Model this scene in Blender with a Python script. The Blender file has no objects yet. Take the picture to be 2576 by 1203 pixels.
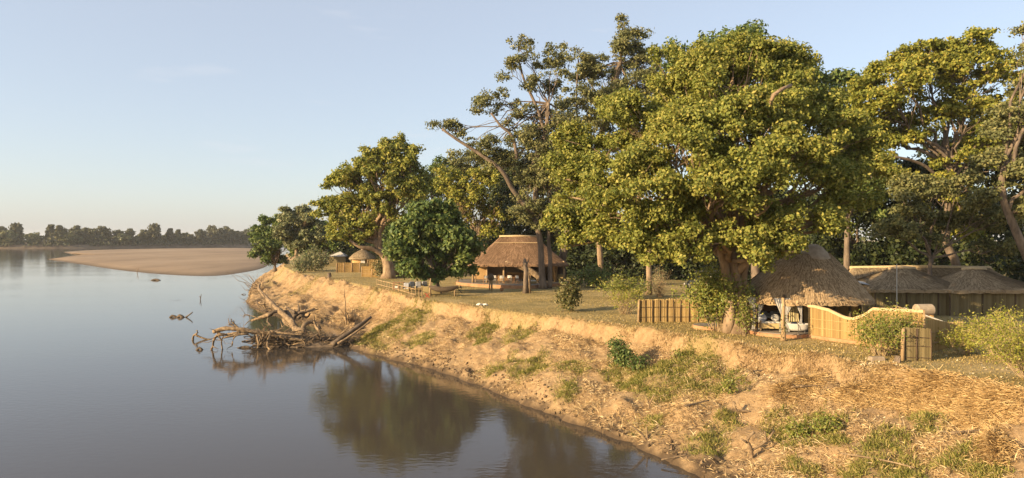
import bpy, math, random
import numpy as np

# ---------------------------------------------------------------- camera, sky, sun, exposure
scn = bpy.context.scene
col = scn.collection
R = math.radians
CAM_Z, LAWN = 10.6, 4.2
F, CX, CY = 1730.0, 1288.0, 602.0           # focal length and centre of the photograph, in its pixels

cam_data = bpy.data.cameras.new('camera')
cam_data.sensor_width = 36.0
cam_data.lens = 36.0 * F / 2576.0
cam_data.clip_start, cam_data.clip_end = 0.5, 12000
cam = bpy.data.objects.new('camera', cam_data)
cam.location = (0, 0, CAM_Z)
cam.rotation_euler = (R(90), 0, 0)
col.objects.link(cam)
scn.camera = cam

SUN_EL, SUN_AZ = R(17.0), math.atan2(-0.87, -0.49)   # azimuth measured from +Y towards +X
sun_vec = (math.sin(SUN_AZ) * math.cos(SUN_EL), math.cos(SUN_AZ) * math.cos(SUN_EL), math.sin(SUN_EL))
world = bpy.data.worlds.new('World')
scn.world = world
world.use_nodes = True
wn, wl = world.node_tree.nodes, world.node_tree.links
wn.clear()
sky = wn.new('ShaderNodeTexSky')
sky.sky_type = 'NISHITA'
sky.sun_disc = False
sky.sun_elevation = SUN_EL
sky.sun_rotation = SUN_AZ
sky.altitude = 500
sky.air_density, sky.dust_density, sky.ozone_density = 1.0, 2.0, 1.5
bg = wn.new('ShaderNodeBackground')
bg.inputs['Strength'].default_value = 0.098
wo = wn.new('ShaderNodeOutputWorld')
# thin cirrus wisps spread over the whole sky
wtc = wn.new('ShaderNodeTexCoord')
wmap = wn.new('ShaderNodeMapping'); wmap.inputs['Scale'].default_value = (3.0, 3.0, 16.0)
wnz = wn.new('ShaderNodeTexNoise'); wnz.inputs['Scale'].default_value = 2.2; wnz.inputs['Detail'].default_value = 7; wnz.inputs['Roughness'].default_value = 0.62
wrp = wn.new('ShaderNodeValToRGB'); wrp.color_ramp.elements[0].position = 0.60; wrp.color_ramp.elements[1].position = 0.86
wrp.color_ramp.elements[0].color = (0.46, 0.46, 0.46, 1); wrp.color_ramp.elements[1].color = (0.68, 0.68, 0.68, 1)   # a thin even veil, thicker in the wisps
wmx = wn.new('ShaderNodeMix'); wmx.data_type = 'RGBA'; wmx.blend_type = 'MIX'
wl.new(wtc.outputs['Generated'], wmap.inputs['Vector']); wl.new(wmap.outputs['Vector'], wnz.inputs['Vector'])
wl.new(wnz.outputs['Fac'], wrp.inputs['Fac']); wl.new(wrp.outputs['Color'], wmx.inputs['Factor'])
wl.new(sky.outputs['Color'], wmx.inputs['A']); wmx.inputs['B'].default_value = (3.85, 3.9, 4.15, 1)
wl.new(wmx.outputs['Result'], bg.inputs['Color'])
wl.new(bg.outputs['Background'], wo.inputs['Surface'])

sun_data = bpy.data.lights.new('sun', 'SUN')
sun_data.energy = 5.0
sun_data.angle = R(0.5)
sun_data.color = (1.0, 0.76, 0.45)
sun = bpy.data.objects.new('sun', sun_data)
sun.rotation_euler = (R(90) - SUN_EL, 0, math.atan2(sun_vec[1], sun_vec[0]) + R(90))
sun.location = (-60, -40, 60)
col.objects.link(sun)

scn.view_settings.view_transform = 'Standard'
scn.view_settings.look = 'None'
scn.view_settings.gamma = 1.0
scn.view_settings.exposure = 1.15
scn.view_settings.use_curve_mapping = False
scn.cycles.use_denoising = True
scn.cycles.max_bounces = 6
scn.cycles.diffuse_bounces = 3
scn.cycles.transparent_max_bounces = 8

# ---------------------------------------------------------------- helpers
rng = np.random.default_rng(7)
random.seed(7)

def P(px, py, d):
    """world point seen at photo pixel (px, py) at distance d along the view"""
    return np.array([(px - CX) / F * d, d, CAM_Z - (py - CY) / F * d])
def L(px, py, dz=0.0):
    """point on the flat lawn under a pixel"""
    d = (CAM_Z - LAWN - dz) * F / (py - CY)
    return P(px, py, d)
def Wt(px, py):
    """point on the water surface under a pixel"""
    d = CAM_Z * F / (py - CY)
    return P(px, py, d)
def lawn_y(d): return CY + (CAM_Z - LAWN) * F / d

def tag(o, label=None, cat=None, group=None, kind=None):
    if label: o['label'] = label
    if cat: o['category'] = cat
    if group: o['group'] = group
    if kind: o['kind'] = kind
    return o
def thing(name, label, cat, loc=(0, 0, 0), rz=0.0, group=None):
    o = bpy.data.objects.new(name, None)
    o.empty_display_size = 0.2
    col.objects.link(o)
    o.location = tuple(float(v) for v in loc); o.rotation_euler = (0, 0, rz)
    return tag(o, label, cat, group)
def link_mesh(name, me, mat, parent=None):
    o = bpy.data.objects.new(name, me)
    col.objects.link(o)
    if mat is not None: me.materials.append(mat)
    if parent is not None: o.parent = parent
    return o
def np_mesh(name, v, f, smooth=False):
    """fast mesh from an (n,3) vertex array and an (m,k) face array"""
    me = bpy.data.meshes.new(name)
    v = np.asarray(v, dtype=np.float32); f = np.asarray(f, dtype=np.int32)
    m, k = f.shape
    me.vertices.add(len(v)); me.vertices.foreach_set('co', v.ravel())
    me.loops.add(m * k); me.loops.foreach_set('vertex_index', f.ravel())
    me.polygons.add(m)
    me.polygons.foreach_set('loop_start', np.arange(0, m * k, k, dtype=np.int32))
    me.polygons.foreach_set('use_smooth', np.full(m, bool(smooth)))
    me.update(calc_edges=True)
    return me
def copy_tree(o, parent=None):
    c = o.copy(); col.objects.link(c)
    if parent is not None: c.parent = parent
    for ch in list(o.children): copy_tree(ch, c)
    return c

class MB:
    """collects shapes for ONE mesh"""
    def __init__(s): s.v, s.f = [], []
    def add(s, vs, fs):
        n = len(s.v)
        s.v += [tuple(float(c) for c in p) for p in vs]
        s.f += [tuple(i + n for i in q) for q in fs]
        return s
    def box(s, c, size, rz=0.0, taper=1.0):
        hx, hy, hz = size[0] / 2, size[1] / 2, size[2] / 2
        ca, sa = math.cos(rz), math.sin(rz)
        vs = []
        for z, k in ((-hz, 1.0), (hz, taper)):
            for x, y in ((-hx, -hy), (hx, -hy), (hx, hy), (-hx, hy)):
                x2, y2 = x * k, y * k
                vs.append((c[0] + x2 * ca - y2 * sa, c[1] + x2 * sa + y2 * ca, c[2] + z))
        return s.add(vs, [(3, 2, 1, 0), (4, 5, 6, 7), (0, 1, 5, 4), (1, 2, 6, 5), (2, 3, 7, 6), (3, 0, 4, 7)])
    def tube(s, pts, rad, sides=7, cap=True, wob=0.0):
        pts = [(float(p[0]), float(p[1]), float(p[2])) for p in pts]
        if not hasattr(rad, '__len__'): rad = [rad] * len(pts)
        n = len(pts); rings = []
        cs = [(math.cos(2 * math.pi * k / sides), math.sin(2 * math.pi * k / sides), math.sin(6 * math.pi * k / sides), math.cos(6 * math.pi * k / sides)) for k in range(sides)]
        for i, p in enumerate(pts):
            u, w = pts[min(i + 1, n - 1)], pts[max(i - 1, 0)]
            t = (u[0] - w[0], u[1] - w[1], u[2] - w[2]); ln = math.sqrt(t[0] ** 2 + t[1] ** 2 + t[2] ** 2) + 1e-9
            t = (t[0] / ln, t[1] / ln, t[2] / ln)
            a = (t[1] - t[2] * .21, t[2] * .13 - t[0], t[0] * .21 - t[1] * .13); la = math.sqrt(a[0] ** 2 + a[1] ** 2 + a[2] ** 2)
            if la < .15:
                a = (-t[2] * .2, t[2], t[0] * .2 - t[1]); la = math.sqrt(a[0] ** 2 + a[1] ** 2 + a[2] ** 2)
            a = (a[0] / la, a[1] / la, a[2] / la)
            b = (t[1] * a[2] - t[2] * a[1], t[2] * a[0] - t[0] * a[2], t[0] * a[1] - t[1] * a[0])
            s3, c3 = math.sin(i * 1.7), math.cos(i * 1.7)
            for c, sn, sin3, cos3 in cs:
                r = rad[i]
                if wob: r *= 1 + wob * (sin3 * c3 + cos3 * s3) + wob * random.uniform(-.6, .6)
                rings.append((p[0] + r * (c * a[0] + sn * b[0]), p[1] + r * (c * a[1] + sn * b[1]), p[2] + r * (c * a[2] + sn * b[2])))
        m = len(s.v); s.v += rings
        for i in range(n - 1):
            q = m + i * sides
            for k in range(sides):
                k2 = (k + 1) % sides
                s.f.append((q + k, q + k2, q + sides + k2, q + sides + k))
        if cap:
            s.f.append(tuple(m + k for k in range(sides))[::-1]); s.f.append(tuple(m + (n - 1) * sides + k for k in range(sides)))
        return s
    def sheet(s, grid):
        """grid: rows of points"""
        m = len(grid[0]); vs = [p for row in grid for p in row]
        fs = [(i * m + j, i * m + j + 1, (i + 1) * m + j + 1, (i + 1) * m + j) for i in range(len(grid) - 1) for j in range(m - 1)]
        return s.add(vs, fs)
    def lathe(s, prof, c=(0, 0, 0), n=20, sx=1.0, sy=1.0):
        rows = []
        for r, z in prof:
            rows.append([(c[0] + r * sx * math.cos(2 * math.pi * k / n), c[1] + r * sy * math.sin(2 * math.pi * k / n), c[2] + z) for k in range(n + 1)])
        return s.sheet(rows)
    def build(s, name, mat, parent=None, smooth=False, bevel=0.0):
        me = bpy.data.meshes.new(name)
        me.from_pydata(s.v, [], s.f)
        if smooth: me.polygons.foreach_set('use_smooth', [True] * len(me.polygons))
        me.update()
        o = link_mesh(name, me, mat, parent)
        if bevel:
            b = o.modifiers.new('bevel', 'BEVEL'); b.width = bevel; b.segments = 1; b.limit_method = 'ANGLE'
        return o

_T = np.random.default_rng(3).random((256, 256))
def vnoise(x, y):
    x = np.asarray(x, float); y = np.asarray(y, float)
    ix = np.floor(x).astype(int); iy = np.floor(y).astype(int)
    fx = x - ix; fy = y - iy
    fx = fx * fx * (3 - 2 * fx); fy = fy * fy * (3 - 2 * fy)
    a = _T[ix & 255, iy & 255]; b = _T[(ix + 1) & 255, iy & 255]
    c = _T[ix & 255, (iy + 1) & 255]; d = _T[(ix + 1) & 255, (iy + 1) & 255]
    return (a * (1 - fx) + b * fx) * (1 - fy) + (c * (1 - fx) + d * fx) * fy - 0.5
def fbm(x, y, oct=4, gain=0.5):
    s = 0.0; a = 1.0
    for i in range(oct):
        s = s + a * vnoise(x * 2 ** i + 17.3 * i, y * 2 ** i + 5.1 * i); a *= gain
    return s
def sm(a, b, t):
    t = np.clip((t - a) / (b - a), 0, 1); return t * t * (3 - 2 * t)
def catmull(pts, step):
    pts = [np.array(p, float) for p in pts]
    out = []
    for i in range(len(pts) - 1):
        p0 = pts[max(i - 1, 0)]; p1 = pts[i]; p2 = pts[i + 1]; p3 = pts[min(i + 2, len(pts) - 1)]
        n = max(2, int(np.linalg.norm(p2 - p1) / (step(p1) if callable(step) else step)))
        for k in range(n):
            t = k / n
            out.append(0.5 * ((2 * p1) + (-p0 + p2) * t + (2 * p0 - 5 * p1 + 4 * p2 - p3) * t * t + (-p0 + 3 * p1 - 3 * p2 + p3) * t ** 3))
    out.append(pts[-1])
    return np.array(out)

# ---------------------------------------------------------------- materials
def new_mat(name):
    m = bpy.data.materials.new(name); m.use_nodes = True
    nt = m.node_tree; nt.nodes.clear()
    out = nt.nodes.new('ShaderNodeOutputMaterial')
    b = nt.nodes.new('ShaderNodeBsdfPrincipled')
    nt.links.new(b.outputs[0], out.inputs['Surface'])
    return m, nt.nodes, nt.links, b, out
def ramp(nodes, stops):
    r = nodes.new('ShaderNodeValToRGB'); cr = r.color_ramp
    while len(cr.elements) < len(stops): cr.elements.new(0.5)
    for e, (p, c) in zip(cr.elements, stops):
        e.position = p; e.color = (*c, 1) if len(c) == 3 else c
    return r
def noise_mat(name, c1, c2, scale=3.0, stretch=(1, 1, 1), rough=0.85, bump=0.2, bscale=None, c3=None, spec=0.25, detail=5, dist=0.02):
    m, n, l, b, out = new_mat(name)
    tc = n.new('ShaderNodeTexCoord'); mp = n.new('ShaderNodeMapping'); mp.inputs['Scale'].default_value = stretch
    nz = n.new('ShaderNodeTexNoise'); nz.inputs['Scale'].default_value = scale; nz.inputs['Detail'].default_value = detail
    nz.inputs['Roughness'].default_value = 0.65
    l.new(tc.outputs['Object'], mp.inputs['Vector']); l.new(mp.outputs[0], nz.inputs['Vector'])
    st = [(0.3, c1), (0.7, c2)] if c3 is None else [(0.25, c1), (0.5, c2), (0.75, c3)]
    rp = ramp(n, st); l.new(nz.outputs['Fac'], rp.inputs['Fac']); l.new(rp.outputs[0], b.inputs['Base Color'])
    b.inputs['Roughness'].default_value = rough; b.inputs['Specular IOR Level'].default_value = spec
    if bump:
        bp = n.new('ShaderNodeBump'); bp.inputs['Strength'].default_value = bump; bp.inputs['Distance'].default_value = dist
        nz2 = n.new('ShaderNodeTexNoise'); nz2.inputs['Scale'].default_value = bscale or scale * 4; nz2.inputs['Detail'].default_value = 4
        l.new(mp.outputs[0], nz2.inputs['Vector']); l.new(nz2.outputs['Fac'], bp.inputs['Height']); l.new(bp.outputs[0], b.inputs['Normal'])
    return m
def island_mat(name, stops, rough=0.6, transl=0.0, tcol=None, patch=None, spec=0.3, pscale=0.25):
    """each loose piece (leaf, straw, blade) takes its own colour from the ramp; patch shifts it slowly over space"""
    m, n, l, b, out = new_mat(name)
    g = n.new('ShaderNodeNewGeometry'); rp = ramp(n, stops)
    if patch:
        tc = n.new('ShaderNodeTexCoord'); nz = n.new('ShaderNodeTexNoise'); nz.inputs['Scale'].default_value = pscale; nz.inputs['Detail'].default_value = 2
        l.new(tc.outputs['Object'], nz.inputs['Vector'])
        ma = n.new('ShaderNodeMath'); ma.operation = 'MULTIPLY_ADD'; ma.inputs[1].default_value = patch * 2; ma.inputs[2].default_value = -patch
        l.new(nz.outputs['Fac'], ma.inputs[0])
        ad = n.new('ShaderNodeMath'); ad.operation = 'ADD'; ad.use_clamp = True
        l.new(g.outputs['Random Per Island'], ad.inputs[0]); l.new(ma.outputs[0], ad.inputs[1]); l.new(ad.outputs[0], rp.inputs['Fac'])
    else:
        l.new(g.outputs['Random Per Island'], rp.inputs['Fac'])
    l.new(rp.outputs[0], b.inputs['Base Color'])
    b.inputs['Roughness'].default_value = rough; b.inputs['Specular IOR Level'].default_value = spec
    if transl:
        t = n.new('ShaderNodeBsdfTranslucent'); mx = n.new('ShaderNodeMixShader'); mx.inputs[0].default_value = transl
        hs = n.new('ShaderNodeHueSaturation'); hs.inputs['Value'].default_value = 1.25; hs.inputs['Saturation'].default_value = 1.1
        l.new(rp.outputs[0], hs.inputs['Color']); l.new(hs.outputs[0], t.inputs['Color'])
        l.new(b.outputs[0], mx.inputs[1]); l.new(t.outputs[0], mx.inputs[2]); l.new(mx.outputs[0], out.inputs['Surface'])
    return m

M = {}
M['leaf_fig'] = island_mat('leaf_fig', [(0.0, (0.102, 0.126, 0.026)), (0.45, (0.204, 0.218, 0.046)), (0.85, (0.300, 0.282, 0.062)), (1.0, (0.348, 0.300, 0.078))], 0.62, 0.28, patch=0.35, spec=0.2)
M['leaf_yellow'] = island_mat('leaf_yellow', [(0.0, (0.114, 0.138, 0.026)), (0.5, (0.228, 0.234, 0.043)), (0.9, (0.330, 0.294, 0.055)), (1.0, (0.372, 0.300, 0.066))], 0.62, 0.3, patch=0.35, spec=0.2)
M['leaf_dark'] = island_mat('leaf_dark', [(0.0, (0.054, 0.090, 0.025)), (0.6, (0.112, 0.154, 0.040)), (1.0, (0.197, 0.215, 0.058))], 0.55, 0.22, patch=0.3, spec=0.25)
M['leaf_shaded'] = island_mat('leaf_shaded', [(0.0, (.016, .026, .008)), (0.6, (.034, .046, .014)), (1.0, (.065, .072, .022))], 0.55, 0.12, patch=0.3, spec=0.25)  # canopy shade put into the leaf colour of the background growth
M['leaf_feather'] = island_mat('leaf_feather', [(0.0, (0.090, 0.103, 0.040)), (0.6, (0.166, 0.168, 0.061)), (1.0, (0.260, 0.233, 0.090))], 0.6, 0.25, patch=0.3)
M['leaf_grey'] = island_mat('leaf_grey', [(0.0, (0.100, 0.118, 0.054)), (0.6, (0.179, 0.190, 0.085)), (1.0, (0.287, 0.260, 0.136))], 0.6, 0.25, patch=0.3)
M['leaf_far'] = island_mat('leaf_far', [(0.0, (0.058, 0.065, 0.031)), (0.6, (0.098, 0.104, 0.047)), (1.0, (0.169, 0.143, 0.072))], 0.7, 0.15, patch=0.4, pscale=0.05)
M['leaf_bush'] = island_mat('leaf_bush', [(0.0, (0.105, 0.135, 0.026)), (0.6, (0.209, 0.224, 0.045)), (1.0, (0.329, 0.284, 0.075))], 0.5, 0.3, patch=0.3, pscale=0.8)
M['bark_pale'] = noise_mat('bark_pale', (.13, .085, .050), (.34, .24, .15), 2.2, (1, 1, .35), 0.9, 0.6, 9, dist=.06)
M['bark_grey'] = noise_mat('bark_grey', (.07, .052, .038), (.22, .165, .12), 2.6, (1, 1, .3), 0.9, 0.6, 10, dist=.06)
M['drift'] = noise_mat('drift', (.07, .046, .028), (.20, .138, .080), 3.6, (1, 1, 1), 0.85, 0.7, 9, c3=(.40, .285, .165), dist=.08)
M['drift_dark'] = noise_mat('drift_dark', (.045, .034, .026), (.17, .125, .085), 2.0, (1, 1, 1), 0.85, 0.5, 9, dist=.05)

# ---------------------------------------------------------------- the lie of the land
def XY(p): return p[:2]
water_px = [(1780, 1203), (1660, 1150), (1500, 1086), (1350, 1030), (1250, 990), (1100, 934), (1000, 908), (905, 882)]
WLINE = [(52, -40), (26, 2), (14, 20)] + [XY(Wt(*p)) for p in water_px] + \
        [(-17.5, 71), (-18.5, 79), (-24.0, 87), (-34, 98), (-43, 112), (-49, 128), (-57, 150), (-66, 178), (-84, 245), (-106, 320), (-150, 460), (-190, 700), (-330, 1250), (-700, 2400)]
edge_px = [(2575, 990), (2400, 958), (2200, 922), (2000, 884), (1850, 862), (1700, 838), (1500, 810), (1300, 786), (1130, 763), (1050, 751)]
ELINE = [(62, -40), (36, 2), (25, 19)] + [XY(L(*p)) for p in edge_px] + \
        [(-15.5, 86), (-21.5, 97), (-29, 110), (-37, 123), (-44, 138), (-52, 158), (-60, 182), (-77, 247), (-98, 322), (-140, 462), (-178, 702), (-315, 1250), (-680, 2400)]
WC = catmull(WLINE, 3.0 if False else (lambda p: 1.5 if p[1] < 150 else 12.0))
EC = catmull(ELINE, (lambda p: 1.5 if p[1] < 150 else 12.0))
def sdist(poly, x, y):
    """signed distance to an open polyline, positive on the land side (right of its direction)"""
    x = np.asarray(x, float).ravel(); y = np.asarray(y, float).ravel()
    a = poly[:-1]; b = poly[1:]; ab = b - a; l2 = (ab ** 2).sum(1)
    out = np.empty(len(x))
    CH = 4000
    for i in range(0, len(x), CH):
        px = x[i:i + CH, None]; py = y[i:i + CH, None]
        ax = px - a[None, :, 0]; ay = py - a[None, :, 1]
        t = np.clip((ax * ab[None, :, 0] + ay * ab[None, :, 1]) / l2[None], 0, 1)
        dx = ax - t * ab[None, :, 0]; dy = ay - t * ab[None, :, 1]
        d2 = dx * dx + dy * dy
        k = d2.argmin(1); r = np.arange(len(k))
        s = ab[k, 1] * ax[r, k] - ab[k, 0] * ay[r, k]
        out[i:i + CH] = np.sqrt(d2[r, k]) * np.where(s >= 0, 1, -1)
    return out
# the two distances are kept on a half-metre grid near the camp
GX0, GX1, GY0, GY1, GS = -66.0, 66.0, 10.0, 190.0, 0.6
_gx = np.arange(GX0, GX1 + GS, GS); _gy = np.arange(GY0, GY1 + GS, GS)
_mx, _my = np.meshgrid(_gx, _gy, indexing='ij')
_cw = (_mx.ravel(), _my.ravel())
FIELD = {}
def near_part(C): return C[(C[:, 1] < 420)]
for _k, _C in (('w', WC), ('e', EC)):
    FIELD[_k] = sdist(near_part(_C), *_cw).reshape(_mx.shape)
def dist2(key, C, x, y):
    out = np.empty(len(x))
    ins = (x > GX0) & (x < GX1 - GS) & (y > GY0) & (y < GY1 - GS)
    fx = (x[ins] - GX0) / GS; fy = (y[ins] - GY0) / GS
    ix = fx.astype(int); iy = fy.astype(int); fx -= ix; fy -= iy; A = FIELD[key]
    out[ins] = (A[ix, iy] * (1 - fx) + A[ix + 1, iy] * fx) * (1 - fy) + (A[ix, iy + 1] * (1 - fx) + A[ix + 1, iy + 1] * fx) * fy
    if (~ins).any(): out[~ins] = sdist(C, x[~ins], y[~ins])
    return out
def ground_info(x, y):
    x = np.asarray(x, float).ravel(); y = np.asarray(y, float).ravel()
    dw = dist2('w', WC, x, y); de = dist2('e', EC, x, y)
    near = np.clip(90.0 / np.maximum(np.hypot(x, y), 1), 0, 1)
    dwn = dw + near * (0.5 * fbm(x * .5, y * .5, 3) + .25 * fbm(x * 1.9 + 9, y * 1.9, 2))
    den = de + near * (.45 * fbm(x * .35 + 40, y * .35, 3) + .28 * fbm(x * 1.6, y * 1.6 + 30, 2))
    t = np.where(den >= 0, 1.0, np.clip(dwn / np.maximum(dwn - den, 1e-3), 0, 1))
    t = np.where(dwn <= 0, 0.0, t)
    cove = sm(-8, -18, x) * sm(60, 70, y) * (1 - sm(140, 200, y))
    h_a = 0.05 * sm(0, .012, t) + .73 * t ** .90 + .22 * sm(.915, .975, t)
    h_b = 0.07 * sm(0, .03, t) + .50 * t ** 1.1 + .43 * sm(.62 + .1 * vnoise(x * .25, y * .25), .97, t)
    h = LAWN * (h_a * (1 - cove) + h_b * cove)
    slope = sm(0, .06, t) * (1 - sm(.97, 1, t))
    wide = np.clip(np.minimum(np.abs(dw) / 0.9, 1), 0, 1)
    h = h + slope * wide * (.75 * fbm(x * .30 + 3, y * .30, 3) + .34 * fbm(x * 1.1, y * 1.1 + 8, 3) + .12 * fbm(x * 4, y * 4, 2) + cove * .5 * fbm(x * .9, y * .3, 2))
    al = -.5 * x + .86 * y                                   # rills running down the slope
    rid = 1 - np.abs(2 * vnoise(al * 1.1 + 1.2 * fbm(x * .4, y * .4, 2), dw * .18 + 9)) * 2
    h = h - slope * .16 * np.clip(rid - .45, 0, 1) * near
    sc = sm(.86, .93, t) * (1 - sm(.97, .995, t))            # upright flutes in the little cliff under the lawn
    h = h + sc * near * (.30 * vnoise(al * 1.5, dw * .4) + .22 * vnoise(al * 4.1 + 3, dw * .6) + .12 * fbm(x * 3, y * 3, 2))
    lawn = sm(.97, 1.0, t)
    h = h + lawn * (.10 * fbm(x * .12, y * .12, 2) * near + .025 * fbm(x * 1.5, y * 1.5, 2) * near)
    h = np.where(dwn < 0, np.maximum(-1.4, dwn * .45), h)
    return h, t, dw, de, cove
def height(x, y): return ground_info(x, y)[0]
def hz(x, y): return float(height([x], [y])[0])
def bank_hit(px, py):
    """where the view ray of a pixel first meets the land"""
    d = np.concatenate([np.arange(14, 120, .15), np.arange(120, 400, 1.0)])
    x = (px - CX) / F * d; z = CAM_Z - (py - CY) / F * d
    h = np.maximum(height(x, d), 0)
    i = int(np.argmax(z < h))
    return np.array([x[i], d[i], h[i]])

def build_ground():
    step = lambda p: max(.13, math.hypot(p[0], p[1]) * .0042) if p[1] > 12 else 2.0
    n = 1150
    # matching samples of both lines, dense where the camera is close
    def resample(C):
        seg = np.linalg.norm(np.diff(C, axis=0), axis=1)
        s = np.concatenate([[0], np.cumsum(seg)])
        mid = (C[1:] + C[:-1]) / 2
        w = seg / np.array([step(p) for p in mid])
        cw = np.concatenate([[0], np.cumsum(w)]); cw /= cw[-1]
        u = np.linspace(0, 1, n)
        si = np.interp(u, cw, s)
        return np.stack([np.interp(si, s, C[:, 0]), np.interp(si, s, C[:, 1])], 1)
    A = resample(WC)
    # pair every waterline sample with the edge line by parameter of nearest control sample
    seg = np.linalg.norm(np.diff(WC, axis=0), axis=1)
    ctlW = np.array(WLINE); ctlE = np.array(ELINE)
    B = resample(EC)
    rows = []
    u_in = np.array([.88, .47])
    for off in (-60, -20, -8, -4, -2.2):
        rows.append(A + np.array([-.86, -.5]) * (-off))
    for t in np.concatenate([np.linspace(-.15, 1.0, 66), np.linspace(1.02, 1.25, 8)]):
        rows.append(A + (B - A) * t)
    for off in (2.0, 3, 4, 5, 6.5, 8, 10, 12, 15, 18, 22, 27, 33, 40, 50, 65, 90, 140, 260, 600, 1500, 2600):
        rows.append(B + (B - A) * .25 * max(0, 1 - off / 20) + u_in * off)
    m = len(rows)
    V = np.stack(rows).reshape(-1, 2)
    h, t, dw, de, cove = ground_info(V[:, 0], V[:, 1])
    v = np.column_stack([V, h])
    idx = np.arange(m * n).reshape(m, n)
    f = np.stack([idx[:-1, :-1], idx[:-1, 1:], idx[1:, 1:], idx[1:, :-1]], -1).reshape(-1, 4)[:, ::-1]
    me = np_mesh('ground', v, f, True)
    c = np.zeros((len(v), 4), np.float32)
    c[:, 0] = sm(.955, .995, t)                                     # lawn
    c[:, 1] = green_cover(V[:, 0], V[:, 1])                         # green growth
    c[:, 2] = np.clip(1 - sm(0.12, 0.6, h + .5 * fbm(V[:, 0] * 1.5, V[:, 1] * 1.5, 3)), 0, 1)   # damp mud at the waterline
    c[:, 3] = 1
    a = me.color_attributes.new('zones', 'FLOAT_COLOR', 'POINT')
    a.data.foreach_set('color', c.ravel())
    o = link_mesh('ground', me, M['ground'])
    tag(o, kind='structure')
    return o

# patches of green growth on the bank: pixel centre and radius in metres
GREEN = []
for px, py, r, k in [(930, 850, 2.2, .8), (985, 815, 2.4, .9), (1040, 800, 2.0, .8), (1060, 850, 1.6, .7), (960, 880, 1.5, .6), (1222, 838, 1.1, 1), (1215, 862, .9, .9), (1300, 840, 1.8, .6),
                     (1560, 940, 1.3, 1), (1600, 955, 1.3, .9), (1700, 930, 1.6, .9), (1760, 940, 1.6, .8), (1790, 985, 1.2, .8), (1740, 905, 1.3, .7), (1820, 960, 1.0, .6),
                     (1650, 985, 1.2, .5), (1960, 1080, .9, .7), (2010, 1100, .9, .8), (2070, 1075, .9, .7), (2100, 1110, .8, .6), (1830, 1080, .9, .45), (1760, 1110, .9, .4),
                     (2230, 1110, .8, .5), (2190, 1160, .9, .6), (2260, 1190, .9, .6), (2400, 1160, .8, .45), (2330, 1070, .7, .5), (2150, 1190, .8, .6), (2040, 1190, .8, .4),
                     (1640, 1065, .9, .45), (1330, 930, 1.5, .45), (1250, 930, 1.4, .4), (1450, 930, 1.3, .4), (1430, 985, 1.1, .4), (2000, 1175, .7, .4), (2480, 1190, .8, .4),
                     (700, 690, 3.5, .55), (680, 715, 3.0, .4), (760, 735, 3.0, .3), (940, 735, 2.0, .3)]:
    q = bank_hit(px, py); GREEN.append((q[0], q[1], r, k))
def green_cover(x, y):
    g = np.zeros(len(x))
    wob = 1 + .9 * fbm(x * .8, y * .8 + 4, 3)
    for gx, gy, r, k in GREEN:
        d = np.hypot(x - gx, (y - gy) * .75) / (r * np.clip(wob, .3, 2))
        g = np.maximum(g, k * (1 - sm(.1, 1.35, d)))
    return g

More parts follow.
